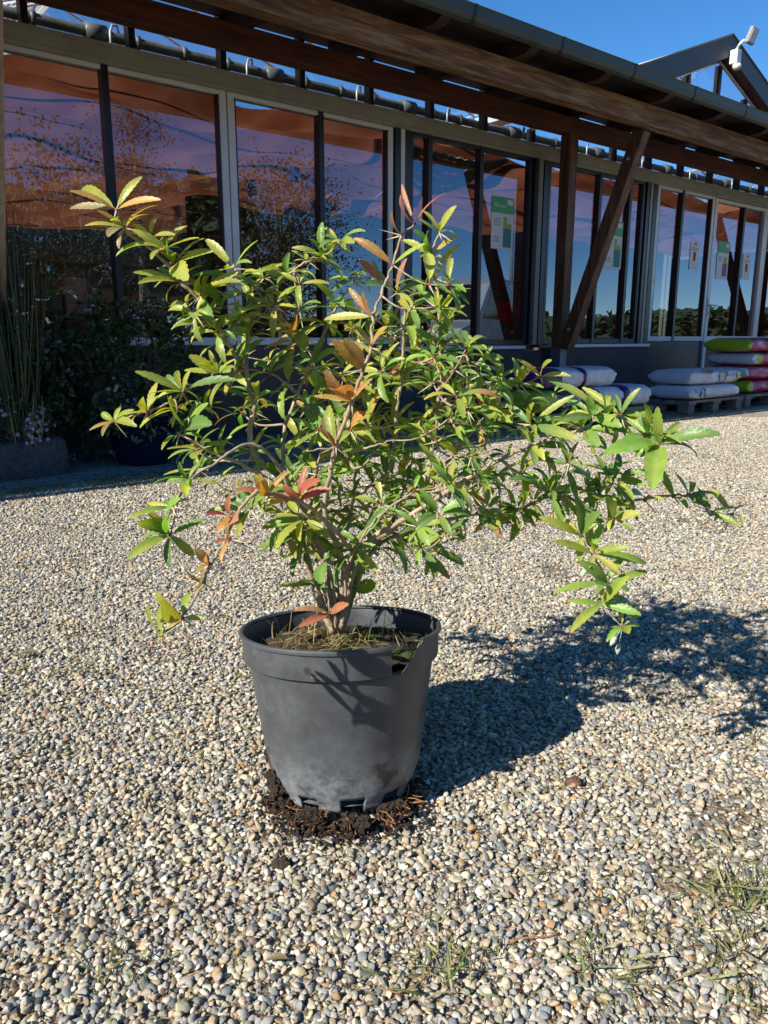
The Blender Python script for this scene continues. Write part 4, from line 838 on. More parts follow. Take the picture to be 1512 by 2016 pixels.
# root flare at the soil
for a_, l_r in ((-2.6, .028), (-1.5, .022), (-0.6, .02), (-2.0, .032), (0.8, .02)):
    c = base3 + Vector((0, 0, .012)); branches.tube([c, c + Vector((math.cos(a_) * l_r * .4, math.sin(a_) * l_r * .4, -.004)), c + Vector((math.cos(a_) * l_r, math.sin(a_) * l_r, -.022))], [.008, .006, .0035], 7)
GRN = [(0.20, 0.40, 0.04), (0.26, 0.45, 0.04), (0.14, 0.32, 0.05), (0.32, 0.46, 0.04), (0.11, 0.26, 0.045)]
YEL = [(0.42, 0.46, 0.035), (0.50, 0.50, 0.045), (0.35, 0.43, 0.03), (0.56, 0.53, 0.07)]
ORA = [(0.72, 0.34, 0.05), (0.70, 0.27, 0.07), (0.74, 0.42, 0.07)]
RED = [(0.72, 0.16, 0.11), (0.70, 0.24, 0.15), (0.58, 0.08, 0.075), (0.75, 0.32, 0.18)]
DRY = [(0.42, 0.29, 0.15), (0.36, 0.24, 0.09)]
def jit(c, s=0.12): k = random.gauss(1, s); return tuple(min(.8, max(.01, x * k * random.gauss(1, .05))) for x in c)
lv = Leaves(); thorns = MB(); budm = MB()
def petiole(a_, b_): branches.tube([a_, b_], [.0009, .0007], 4, cap=False)
def leaf_to(p0, tip, col, Wk=0.26, curl=0.5, up=(0, -0.25, 1), tipcol=None, fold=0.3):
    v = tip - p0; L_ = v.length; d = v.normalized(); n_ = Vector(up); n_ = (n_ - d * n_.dot(d)).normalized()
    d2 = (d + n_ * curl * 0.5).normalized()
    lv.leaf(p0, d2, n_, L_ * (1 + curl * curl / 14), L_ * Wk, col, curl=curl, fold=fold, nst=17, cross=7, tipcol=tipcol)
def thorn(p, d, L_):
    thorns.tube([p, p + d * L_ * .5, p + d * L_], [.0013, .0009, .0001], 5, cap=False)
def thornset(p, axis, L_=.026):
    a_ = random.uniform(0, 6.28); u = axis.orthogonal().normalized(); w = axis.cross(u); dn = Vector((0, 0, -0.5))
    for k in (-1, 0, 1):
        d = (u * math.cos(a_ + k * 1.0) + w * math.sin(a_ + k * 1.0) + dn * .5 - axis * .15).normalized(); thorn(p, d, L_ * random.uniform(.7, 1.2))
def whorl(p, axis, n, L_, cols, spread=1.15, tipc=None):
    axis = axis.normalized(); u = axis.orthogonal().normalized(); w = axis.cross(u); a0 = random.uniform(0, 6.28)
    budm.tube([p - axis * .003, p, p + axis * .004], [.0016, .0022, .0008], 6)
    for k in range(n):
        a_ = a0 + k * 2.39996 + random.gauss(0, .2); th = min(1.75, max(.35, random.gauss(spread, .28)))
        d = (axis * math.cos(th) + (u * math.cos(a_) + w * math.sin(a_)) * math.sin(th)).normalized()
        nrm = axis * .7 + Vector((-.35, -.4, 0.7)) + Vector((random.gauss(0, .25), random.gauss(0, .25), 0))
        l_ = L_ * random.uniform(.55, 1.15)
        lv.leaf(p + d * .003, d, nrm, l_, l_ * random.uniform(.19, .26), jit(random.choice(cols)), curl=random.uniform(.2, 1.5), fold=random.uniform(.1, .5), nst=15, cross=5, tipcol=jit(random.choice(tipc)) if tipc and random.random() < .5 else None)
    if random.random() < .75: thornset(p, axis)
# explicit clusters that catch the eye: node, depth, [(tip, depth, palette, width)]
EX = [
 ((229, 413), -.07, [((137, 378), -.09, ORA, .24), ((140, 413), -.05, DRY, .2), ((280, 350), -.06, YEL, .23), ((318, 396), -.10, ORA, .2), ((165, 375), .0, YEL, .2)]),
 ((246, 450), -.07, [((168, 447), -.09, YEL, .2), ((192, 416), -.11, DRY, .17), ((312, 408), -.05, ORA, .25), ((214, 468), -.1, DRY, .5), ((236, 490), -.08, DRY, .4)]),
 ((298, 466), -.06, [((262, 443), -.07, YEL, .35), ((310, 428), -.05, YEL, .33), ((346, 464), -.09, YEL, .2)]),
 ((345, 520), -.05, [((260, 455), -.07, YEL, .24), ((330, 470), -.08, GRN, .36), ((404, 472), -.05, YEL, .22), ((421, 497), -.09, YEL, .23), ((372, 555), -.12, YEL, .36)]),
 ((353, 556), -.05, [((262, 538), -.08, YEL, .23), ((272, 561), -.1, YEL, .24), ((310, 530), -.03, GRN, .22)]),
 ((394, 584), -.04, [((470, 538), -.07, YEL, .26), ((475, 560), -.11, YEL, .25), ((400, 540), -.09, YEL, .36), ((420, 640), -.08, GRN, .3)]),
 ((419, 638), -.03, [((344, 645), -.08, YEL, .24), ((373, 660), -.05, YEL, .2), ((362, 617), -.02, GRN, .24), ((470, 628), -.07, YEL, .22), ((430, 600), -.04, GRN, .3)]),
 ((431, 737), -.02, [((390, 720), -.07, YEL, .3), ((372, 700), -.03, YEL, .36), ((412, 690), -.02, YEL, .26), ((460, 690), -.05, YEL, .26)]),
 ((533, 733), .0, [((566, 693), -.03, GRN, .28), ((545, 700), -.01, YEL, .3), ((500, 720), -.04, GRN, .26), ((580, 715), .02, GRN, .22)]),
 ((361, 772), -.05, [((266, 733), -.07, YEL, .2), ((292, 778), -.1, YEL, .25), ((355, 730), -.09, YEL, .4), ((376, 730), -.06, YEL, .35), ((468, 752), -.08, GRN, .2), ((330, 740), -.02, GRN, .25)]),
 ((291, 812), -.06, [((282, 783), -.08, YEL, .5), ((312, 780), -.05, YEL, .4), ((268, 800), -.09, YEL, .22)]),
 ((350, 806), -.06, [((278, 845), -.1, YEL, .33), ((340, 842), -.07, YEL, .3)]),
 ((225, 830), -.06, [((177, 848), -.08, ORA, .2), ((203, 860), -.1, DRY, .25), ((201, 814), -.05, YEL, .4), ((238, 803), -.04, YEL, .3), ((265, 808), -.08, YEL, .2), ((270, 842), -.1, YEL, .25)]),
 ((368, 843), -.06, [((332, 778), -.1, GRN, .24), ((412, 795), -.08, GRN, .32), ((420, 838), -.12, GRN, .35), ((400, 782), -.04, GRN, .24)]),
 ((352, 856), -.06, [((320, 887), -.09, GRN, .3)]), ((400, 884), -.05, [((329, 886), -.09, YEL, .22), ((382, 905), -.1, YEL, .4), ((437, 875), -.07, GRN, .3)]),
 ((372, 944), -.14, [((297, 962), -.18, GRN, .24), ((355, 908), -.16, GRN, .35), ((394, 914), -.13, GRN, .3), ((368, 978), -.18, YEL, .4)]),
 ((340, 998), -.15, [((254, 1023), -.18, GRN, .22), ((292, 992), -.13, YEL, .18), ((351, 972), -.16, GRN, .35)]),
 ((335, 1053), -.15, [((274, 1032), -.19, GRN, .38), ((251, 1103), -.2, GRN, .25), ((359, 985), -.21, GRN, .33), ((381, 1094), -.13, GRN, .3), ((285, 1005), -.16, YEL, .3)]),
 ((457, 1022), -0.220, [((456, 973), -0.240, RED, .3), ((405, 1017), -0.260, RED, .32), ((430, 1047), -0.250, ORA, .4), ((470, 1030), -0.260, RED, .5)]),
 ((452, 1062), -0.240, [((424, 1070), -0.270, RED, .34), ((437, 1108), -0.260, ORA, .28), ((452, 1010), -0.270, ORA, .25)]),
 ((412, 1110), -0.265, [((384, 1080), -0.275, DRY, .42), ((416, 1086), -0.295, RED, .3), ((385, 1131), -0.285, ORA, .36)]),
 ((402, 1148), -0.280, [((360, 1110), -0.300, [(0.34, 0.17, 0.10)], .38), ((405, 1133), -0.320, DRY, .7)]),
 ((360, 1218), -0.310, [((307, 1165), -0.320, YEL, .26), ((320, 1190), -0.360, YEL, .4), ((316, 1227), -0.340, ORA, .4)]),
 ((317, 1250), -0.330, [((296, 1190), -0.350, YEL, .32)]),
 ((588, 985), -.15, [((556, 955), -.16, RED, .36), ((604, 920), -.14, RED, .27), ((634, 947), -.2, RED, .28), ((654, 966), -.17, RED, .3), ((527, 1001), -.19, ORA, .26), ((532, 977), -.12, RED, .2)]),
 ((529, 973), -.18, [((501, 935), -.19, ORA, .42), ((519, 938), -.22, ORA, .5), ((571, 928), -.17, ORA, .25), ((462, 966), -.2, RED, .26)]),
 ((494, 1002), -.12, [((410, 1010), -.12, GRN, .2), ((440, 975), -.1, GRN, .25), ((455, 1045), -.13, GRN, .25), ((470, 1060), -.1, YEL, .22)]),
 ((600, 1022), -.1, [((547, 1085), -.16, YEL, .3), ((650, 1060), -.13, YEL, .28), ((520, 1040), -.08, GRN, .24)]),
 ((637, 1108), -.06, [((634, 1150), -.1, GRN, .5), ((652, 1075), -.05, GRN, .3)]),
 ((650, 1208), -.05, [((578, 1205), -.08, RED, .25), ((587, 1236), -.1, RED, .22), ((688, 1190), -.09, RED, .3)]),
 ((622, 1150), .0, [((551, 1155), -.03, GRN, .16), ((585, 1160), -.06, GRN, .25)]), ((700, 1160), .02, [((745, 1155), -.01, GRN, .5), ((720, 1110), .0, GRN, .3), ((690, 1190), -.01, GRN, .4)]),
 ((817, 441), -.05, [((792, 384), -.07, RED, .36), ((793, 366), -.01, RED, .1), ((878, 383), -.03, RED, .16)]),
 ((791, 464), -.05, [((774, 416), -.07, [(0.5, .18, .1)], .42)]),
 ((865, 459), .06, [((900, 406), .04, YEL, .34), ((822, 430), .05, GRN, .12)]),
 ((850, 505), .06, [((812, 455), .04, GRN, .4), ((845, 457), .02, GRN, .4), ((904, 468), .07, ORA, .26), ((793, 475), .08, YEL, .25), ((826, 498), .02, YEL, .35)]),
 ((857, 548), .07, [((886, 510), .04, DRY, .36), ((908, 484), .08, YEL, .22), ((832, 500), .05, YEL, .28), ((838, 530), .05, GRN, .25)]),
 ((773, 522), -.06, [((697, 472), -.05, ORA, .23), ((838, 481), -.09, YEL, .17)]),
 ((781, 578), .05, [((735, 507), .02, GRN, .24), ((718, 566), -.01, GRN, .25), ((819, 620), .0, YEL, .3), ((803, 509), .03, RED, .28), ((707, 512), .07, RED, .2), ((840, 560), .06, GRN, .24)]),
 ((735, 624), -.08, [((717, 574), -.11, ORA, .34), ((688, 568), -.06, RED, .2), ((640, 630), -.05, YEL, .2)]),
 ((863, 634), .08, [((914, 561), .05, YEL, .24), ((917, 602), .1, ORA, .22), ((895, 625), .0, GRN, .3), ((820, 610), .06, GRN, .25)]),
 ((867, 682), .08, [((937, 676), .0, DRY, .28), ((897, 622), .03, GRN, .3), ((811, 648), .06, GRN, .24), ((920, 665), .09, DRY, .12)]),
 ((731, 684), -.09, [((696, 642), -.11, [(0.33, .25, .08)], .3), ((764, 644), -.12, ORA, .36), ((650, 680), -.06, DRY, .15), ((668, 700), -.1, YEL, .2)]),
 ((715, 728), -.09, [((653, 668), -.12, ORA, .3), ((678, 672), -.15, DRY, .32), ((705, 668), -.08, YEL, .3)]),
 ((693, 790), -.09, [((643, 725), -.13, RED, .33), ((656, 772), -.16, ORA, .4), ((617, 781), -.1, ORA, .18), ((734, 746), -.1, ORA, .2)]),
 ((662, 880), -.08, [((624, 842), -.1, RED, .24), ((641, 822), -.14, DRY, .36), ((668, 820), -.07, DRY, .25), ((650, 800), -.05, YEL, .3)]),
 ((691, 850), -.08, [((722, 816), -.12, ORA, .4), ((758, 843), -.1, YEL, .15), ((680, 810), -.06, DRY, .3)]),
 ((636, 507), .05, [((607, 472), .02, GRN, .36), ((670, 477), .01, YEL, .28), ((575, 490), .05, GRN, .25), ((598, 500), .0, GRN, .3)]),
 ((670, 477), .05, [((630, 458), .05, GRN, .2), ((720, 458), .02, GRN, .3), ((700, 480), .0, GRN, .26), ((690, 500), .03, YEL, .25)]),
 ((567, 545), .06, [((572, 497), .03, GRN, .34), ((545, 535), .04, YEL, .35), ((515, 530), .05, YEL, .4)]),
 ((702, 545), .10, [((672, 525), .08, YEL, .2), ((745, 530), .07, GRN, .2), ((655, 575), .06, GRN, .22)]),
 ((586, 654), .05, [((583, 634), .0, ORA, .6), ((545, 640), .02, YEL, .25), ((605, 690), .01, GRN, .4), ((540, 655), .04, GRN, .2)]),
 ((1065, 742), .03, [((1016, 708), .01, ORA, .16), ((1088, 711), -.01, YEL, .36), ((1124, 742), .0, YEL, .2), ((1170, 800), .0, GRN, .16)]),
 ((1023, 756), .04, [((960, 770), .01, YEL, .2), ((1035, 715), .02, YEL, .32), ((1052, 728), -.01, YEL, .4), ((1070, 765), .01, GRN, .22), ((1012, 718), .05, YEL, .25)]),
 ((979, 752), .05, [((990, 716), .04, YEL, .35), ((935, 740), .03, GRN, .2), ((1020, 728), .02, YEL, .22), ((1000, 785), .02, GRN, .3)]),
 ((957, 815), .02, [((905, 752), -.01, YEL, .24), ((970, 765), -.03, YEL, .34), ((1030, 820), -.04, YEL, .2), ((1010, 838), -.06, GRN, .2), ((905, 800), .04, GRN, .24), ((990, 775), .05, YEL, .4)]),
 ((1046, 837), -.05, [((1054, 793), -.08, YEL, .36), ((1132, 779), -.07, YEL, .16), ((1140, 866), -.12, GRN, .2), ((1145, 838), -.03, GRN, .2), ((1000, 800), -.02, GRN, .25)]),
 ((1168, 820), -.08, [((1160, 775), -.1, GRN, .34), ((1120, 790), -.05, GRN, .2), ((1225, 842), -.13, GRN, .35), ((1100, 830), -.1, GRN, .25), ((1200, 780), -.05, GRN, .35)]),
 ((1222, 818), -.1, [((1262, 765), -.11, GRN, .24), ((1147, 764), -.06, YEL, .18), ((1290, 822), -.08, GRN, .3), ((1270, 852), -.13, GRN, .2)]),
 ((1150, 846), -.08, [((1180, 880), -.12, GRN, .4), ((1250, 858), -.1, GRN, .24), ((1210, 865), -.06, GRN, .18)]),
 ((1274, 859), -.11, [((1222, 872), -.14, GRN, .26), ((1240, 812), -.09, GRN, .26), ((1262, 820), -.13, GRN, .3)]),
 ((1298, 876), -.12, [((1418, 858), -.16, GRN, .28), ((1187, 898), -.17, GRN, .26), ((1284, 967), -.2, GRN, .34), ((1295, 800), -.14, GRN, .27), ((1368, 900), -.08, GRN, .16), ((1338, 834), -.08, GRN, .2), ((1252, 810), -.1, GRN, .22)]),
 ((1120, 913), -.08, [((1060, 905), -.06, GRN, .2), ((1140, 870), -.09, DRY, .22), ((1170, 915), -.1, GRN, .16), ((1160, 945), -.06, GRN, .2)]),
 ((1080, 968), -.03, [((1005, 950), -.08, GRN, .32), ((1100, 935), -.05, GRN, .35), ((1140, 960), -.03, GRN, .25), ((1040, 930), .0, GRN, .25)]),
 ((1019, 1003), .06, [((975, 1042), .0, GRN, .34), ((1055, 1038), .02, GRN, .2), ((980, 1000), .03, GRN, .3), ((1045, 960), .05, GRN, .2)]),
 ((1180, 975), .03, [((1182, 928), .0, GRN, .3), ((1160, 940), .02, GRN, .3), ((1230, 1000), -.02, GRN, .3), ((1205, 930), .04, GRN, .25)]),
 ((1218, 945), -.02, [((1282, 926), -.05, GRN, .2), ((1272, 955), -.06, GRN, .3), ((1190, 930), .0, GRN, .3), ((1220, 985), -.02, GRN, .24)]),
 ((1270, 985), .0, [((1236, 976), -.04, GRN, .36), ((1300, 975), .0, GRN, .2)]),
 ((1326, 977), .0, [((1306, 925), -.02, GRN, .2), ((1300, 942), .02, GRN, .2)]), ((1356, 973), -.01, [((1328, 933), -.02, GRN, .28), ((1412, 975), -.03, GRN, .2), ((1398, 998), -.06, GRN, .34)]),
 ((1399, 1008), -.02, [((1450, 1000), -.03, GRN, .16), ((1455, 1037), -.05, GRN, .24), ((1395, 1018), -.06, GRN, .4)]), ((1441, 1012), -.02, [((1464, 996), -.03, YEL, .4)]),
 ((1143, 1056), -.06, [((1060, 1019), -.08, YEL, .2), ((1132, 975), -.1, GRN, .26), ((1185, 1008), -.12, GRN, .3), ((1110, 1020), -.02, GRN, .22), ((1190, 1030), -.03, GRN, .25)]),
 ((1208, 1022), -.04, [((1263, 1012), -.07, YEL, .36), ((1190, 977), -.08, GRN, .3), ((1240, 990), -.02, GRN, .2)]),
 ((1167, 1090), -.08, [((1090, 1066), -.1, YEL, .2), ((1243, 1079), -.12, YEL, .2), ((1190, 1030), -.08, GRN, .28), ((1268, 1111), -.06, GRN, .17)]),
 ((1196, 1148), -.09, [((1138, 1106), -.11, GRN, .3), ((1090, 1170), -.1, GRN, .18), ((1273, 1127), -.07, GRN, .2), ((1172, 1150), -.13, GRN, .4)]),
 ((1186, 1189), -.09, [((1240, 1134), -.13, YEL, .25), ((1119, 1184), -.1, GRN, .18), ((1124, 1246), -.13, GRN, .22), ((1262, 1210), -.12, GRN, .26), ((1246, 1198), -.05, GRN, .35)]),
 ((1226, 1233), -.09, [((1263, 1213), -.09, GRN, .2), ((1238, 1249), -.12, YEL, .5)]),
]
for (nx_, ny_), dz, lst in EX:
    p0 = S3(nx_, ny_, dz); near = min(branch_nodes, key=lambda b_: (b_[0] - p0).length)
    if (near[0] - p0).length > .006: branches.tube([near[0], (near[0] + p0) / 2 + Vector((0, 0, .004)), p0], [.0016, .0014, .0012], 6)
    budm.tube([p0 - near[2] * .003, p0, p0 + near[2] * .003], [.0015, .0023, .001], 6)
    for (tx, ty), td, palt, wk in lst:
        c = jit(random.choice(palt), .1); tipc = None
        if palt is RED and random.random() < .3: tipc = (.5, .3, .12)
        if palt is ORA and random.random() < .25: tipc = jit((.55, .42, .08))
        if palt is GRN and random.random() < .35: tipc = jit(YEL[0])
        leaf_to(p0, S3(tx, ty, td), c, wk * (.86 if wk < .4 else 1), random.uniform(.3, .9), (random.gauss(-.4, .25), random.gauss(-.75, .25), .7), tipc, random.uniform(.15, .5))
    main = lst[0][2] if lst[0][2] in (GRN, YEL) else None
    if main:                                          # the smaller leaves of the same rosette
        whorl(p0, near[2] * .5 + Vector((0, -.1, .7)), random.randint(2, 4), .046, main + (YEL if random.random() < .5 else main), 1.2)
    elif random.random() < .8: thornset(p0, near[2], .03)
for px, py, dz in ((325, 490, -.07), (372, 548, -.03), (402, 575, .0), (440, 605, -.03), (452, 560, .01), (488, 578, .03), (430, 655, -.06), (468, 640, .02), (500, 612, .05), (540, 602, .03), (590, 560, .04), (460, 530, .02), (520, 548, .06), (385, 620, -.06)):
    p0 = S3(px, py, dz); near = min(branch_nodes, key=lambda b_: (b_[0] - p0).length)
    branches.tube([near[0], (near[0] + p0) / 2 + Vector((0, 0, .003)), p0], [.0017, .0015, .0011], 6)
    whorl(p0, (p0 - near[0]).normalized() * .4 + Vector((-.1, -.2, .7)), random.randint(5, 7), random.uniform(.05, .064), YEL + YEL + GRN, 1.15)
# whorls along the stems and on short side twigs fill the crown
def inside(px, py):                                   # outline of the crown in the photo
    poly = [(330, 520), (420, 520), (560, 490), (690, 470), (760, 540), (900, 560), (930, 700), (1010, 745), (1150, 780), (1270, 850), (1290, 960), (1180, 1010), (1060, 1010), (960, 1050), (850, 1100), (760, 1120), (660, 1110), (570, 1090), (480, 1040), (400, 950), (340, 860), (300, 800), (390, 740), (440, 690), (380, 610)]
    c_ = False; j = len(poly) - 1
    for i in range(len(poly)):
        xi, yi = poly[i]; xj, yj = poly[j]
        if (yi > py) != (yj > py) and px < (xj - xi) * (py - yi) / (yj - yi) + xi: c_ = not c_
        j = i
    return c_
def to_px(p):
    q = p - Vector((0, 0, CAMH)); zc = q.y * CP - q.z * SP; return 756 + FPX * q.x / zc, 1008 - FPX * (q.y * SP + q.z * CP) / zc
cand = [b_ for b_ in branch_nodes if b_[1] < .0058 and b_[0].z > .36]
random.shuffle(cand); placed = []
heart = S3(720, 860, .02)
for b_ in cand:
    if len(placed) > 85: break
    x, y = to_px(b_[0])
    if not inside(x, y) or (x < 600 and random.random() < .5) or (x < 800 and b_[0].y < SY - .05) or any((b_[0] - q).length < .025 for q in placed): continue
    placed.append(b_[0]); out = (b_[0] - heart).normalized()
    whorl(b_[0], b_[2] * .6 + out * .5 + Vector((0, 0, .5)), random.randint(5, 8), random.uniform(.045, .07), YEL + GRN if y < 800 else GRN + GRN + YEL)
tries = 0; added = 0
while added < 138 and tries < 9000:
    tries += 1
    px, py = random.gauss(745, 210), random.gauss(830, 170)
    if not inside(px, py): continue
    if px < 580 and py < 930 and random.random() < .8: continue
    if py < 640 and random.random() < .5: continue    # the crown is open on its left
    if px > 950 and random.random() < .3: continue
    d = random.uniform(-.13, .24)
    if px < 800: d = random.uniform(.0, .24)
    p = S3(px, py, d)
    if any((p - q).length < .036 for q in placed): continue
    par = min(branch_nodes, key=lambda b_: (b_[0] - p).length + (0.08 if b_[0].z > p.z + .03 else 0) )
    dist = (par[0] - p).length
    if dist > .17: continue
    placed.append(p); added += 1
    mid = (par[0] * .5 + p * .5) + Vector((random.gauss(0, .006), random.gauss(0, .006), -.012 * dist / .1)); tw = crom([par[0], mid, p], 4)
    branches.tube(tw, [max(.0011, min(par[1] * .7, .0028) * (1 - .5 * i / 8)) for i in range(len(tw))], 6)
    if dist > .05: branch_nodes += [(tw[i], .0016, (p - par[0]).normalized()) for i in (4, 6)]
    if dist > .07: whorl(tw[5], (p - par[0]).normalized() * .5 + Vector((0, 0, .7)), random.randint(3, 5), random.uniform(.04, .06), GRN + YEL)
    right = px > 900; c_ = (GRN * 3 + YEL) if right or py > 850 else (YEL * 2 + GRN)
    r_ = random.random()
    whorl(p, (p - par[0]).normalized() * .8 + Vector((0, 0, .7)), random.randint(5, 9), random.uniform(.036, .062), c_, 1.1, (ORA + RED) if r_ < .16 else None)
def barkmat():
    m, ns, L, b = newmat('bark'); tc = ns.new('ShaderNodeTexCoord')
    n1 = node(ns, 'ShaderNodeTexNoise', i_Scale=70.0, i_Detail=8.0, i_Roughness=.7); L.new(tc.outputs['Object'], n1.inputs['Vector'])
    r = ramp(ns, [(0.3, (0.18, 0.125, 0.075)), (0.5, (0.36, 0.28, 0.185)), (0.72, (0.54, 0.45, 0.33))]); L.new(n1.outputs['Fac'], r.inputs[0]); L.new(r.outputs[0], b.inputs['Base Color']); b.inputs['Roughness'].default_value = .8
    bp = node(ns, 'ShaderNodeBump', i_Strength=.6, i_Distance=.0015); L.new(n1.outputs['Fac'], bp.inputs['Height']); L.new(bp.outputs[0], b.inputs['Normal']); return m
stems = branches.build('branches', barkmat(), shrub, smooth=True)
lv.build('leaves', M_leaf, shrub)
thorns.build('thorns', simple('thorn', (0.5, 0.4, 0.24), (0.66, 0.56, 0.38), .5, 60), shrub, props={'kind': 'stuff'})
budm.build('buds', simple('bud', (0.16, 0.03, 0.02), (0.3, 0.07, 0.04), .6, 90), shrub, smooth=True)
M_berry = simple('bloomy_berry', (0.30, 0.38, 0.30), (0.45, 0.52, 0.44), .55, 90)
for (x0, y0, d0), (x1, y1) in (((1224, 1236, -.09), (1208, 1261)), ((1224, 1236, -.09), (1217, 1276)), ((957, 828, .02), (946, 842)), ((957, 828, .02), (960, 845)), ((1166, 1096, -.08), (1151, 1125))):
    a_, b_ = S3(x0, y0, d0), S3(x1, y1, d0 - .01); d = (b_ - a_).normalized(); q = MB()
    st_ = a_ + d * max((b_ - a_).length - .006, .002)
    prof = [(0.0003, -.008), (.0025, -.007), (.0042, -.003), (.0045, .001), (.0032, .006), (.0012, .008), (.0016, .0095), (.0003, .0096)]
    nrm = d; u = nrm.orthogonal().normalized(); w = nrm.cross(u); n = 12
    vs = [b_ + nrm * z + (u * math.cos(2 * math.pi * j / n) + w * math.sin(2 * math.pi * j / n)) * r for r, z in prof for j in range(n)]
    q.add(vs, [(i * n + j, i * n + (j + 1) % n, (i + 1) * n + (j + 1) % n, (i + 1) * n + j) for i in range(len(prof) - 1) for j in range(n)])
    q.tube([a_, (a_ + st_) / 2 + Vector((.001, 0, .001)), st_], .0006, 5); q.build('berry', M_berry, shrub, smooth=True)

# ================================================================ WEEDS AND LITTER ON THE GRAVEL
lvw = Leaves(); GW = [(0.11, 0.17, 0.03), (0.15, 0.2, 0.04), (0.32, 0.27, 0.12), (0.36, 0.29, 0.14), (0.24, 0.2, 0.09)]
def tuft(lv_, c, n, L_, sp):
    for k in range(n):
        b0 = Vector((c.x + random.gauss(0, sp), c.y + random.gauss(0, sp), .006)); a_ = random.uniform(0, 6.28)
        blade(lv_, b0, (math.cos(a_), math.sin(a_), random.uniform(.2, 1.2)), L_ * random.uniform(.5, 1.2), random.uniform(.0013, .0034), jit(random.choice(GW)), random.uniform(.3, 1.3))
for k in range(330):
    px, py = random.uniform(0, 1512), 1000 + 1000 * random.random() ** 1.2; g_ = gnd(px, py); s_, o_ = so(g_)
    if o_ < 1.3 or nz2(g_.x, g_.y, 1.6, 4.0) < -.05 or (g_ - PC).length < .16: continue
    tuft(lvw, g_, random.randint(2, 9), random.uniform(.012, .034), .012)
for px, py, n, l_ in ((150, 1330, 36, .05), (960, 1095, 22, .05), (420, 1030, 14, .03), (150, 1050, 16, .03)): tuft(lvw, gnd(px, py), n, l_, .03)
lvw.build('weeds', M_leaf2, None, {'kind': 'stuff'})
lvw = Leaves()                                          # grass fringe along the paved edge
for k in range(1500):
    s_ = random.uniform(-3.5, 12) if k % 3 else random.uniform(-3, 1.5); o_ = random.gauss(1.24, .09); g_ = P(s_, o_, 0)
    if nz2(s_, o_, 1.3, 8.) > -.25: tuft(lvw, g_, random.randint(3, 7), random.uniform(.03, .07), .03)
lvw.build('grass_fringe', M_leaf2, None, {'kind': 'stuff'})
for px, py, n, l_, lab in ((1450, 1770, 85, .058, 'straggly grass tuft with yellowed blades at the lower right gravel edge'), (1440, 1890, 44, .045, 'sparse grass tuft on the gravel in the bottom right corner'), (865, 1925, 36, .05, 'small broad bladed grass tuft at the bottom middle of the gravel'), (1200, 1925, 24, .06, 'thin trailing grass tuft right of the bottom middle tuft'), (240, 1920, 26, .03, 'tiny grass tuft at the lower left of the gravel')):
    l2 = Leaves(); c = gnd(px, py); tuft(l2, c, n, l_, .022); rebase(tag(l2.build('grass_tuft', M_leaf2, None), lab, 'grass tuft', 'grass tufts on the gravel'), (c.x, c.y, 0))
for px, py, lab, c0, L_ in ((35, 1300, 'curled grey brown dead leaf on gravel at the left edge', (.22, .16, .11), .05), (1440, 1402, 'dry orange leaf lying just beyond the shrub shadow', (.4, .17, .05), .022), (570, 1905, 'brown dead leaf flat on the gravel near the bottom', (.2, .11, .07), .03)):
    l2 = Leaves(); c = gnd(px, py); l2.leaf(Vector((c.x, c.y, .012)), (random.gauss(0, 1), random.gauss(0, 1), .25), (0, 0, 1), L_, L_ * .4, c0, curl=.7, fold=.6, teeth=False)
    o = l2.build('dead_leaf', M_leaf2, None); tag(o, lab, 'leaf'); rebase(o, (c.x, c.y, 0))
q = MB()
for px, py in ((560, 1000), (520, 1395), (845, 1930), (1250, 1760), (1100, 1850)):
    g_ = gnd(px, py); a_ = random.uniform(0, 6.28); p = Vector((g_.x, g_.y, .012)); pts = [p]
    for i in range(4): a_ += random.gauss(0, .3); p = p + Vector((math.cos(a_), math.sin(a_), random.gauss(0, .1))) * .018; pts.append(p)
    q.tube(pts, .0009, 5)
for k in range(46): g_ = gnd(random.gauss(330, 35), random.gauss(1275, 14)); p = Vector((g_.x, g_.y, .012)); a_ = random.uniform(0, 6.28); q.tube([p, p + Vector((math.cos(a_), math.sin(a_), .1)) * .012], .001, 4)
struct(q.build('plant_litter', simple('litter', (0.32, 0.12, 0.05), (0.45, 0.24, 0.1), .8, 60)), 'stuff')
for px, py, r_, lab in ((1130, 1545, .012, 'rusty brown clod on sunlit gravel right of the pot'), (555, 1708, .013, 'flat dark clod of earth left below the pot')):
    q = MB(); g_ = gnd(px, py); lump((g_.x, g_.y, r_ * .45), r_, .55); rebase(tag(q.build('earth_clod', simple('clod_%d' % px, (0.03, 0.018, 0.012) if px != 1130 else (.15, .07, .045), (0.08, 0.05, 0.03) if px != 1130 else (.22, .11, .07), .95, 90, bump=.8), smooth=True), lab, 'clod', 'earth clods on the gravel'), (g_.x, g_.y, 0))

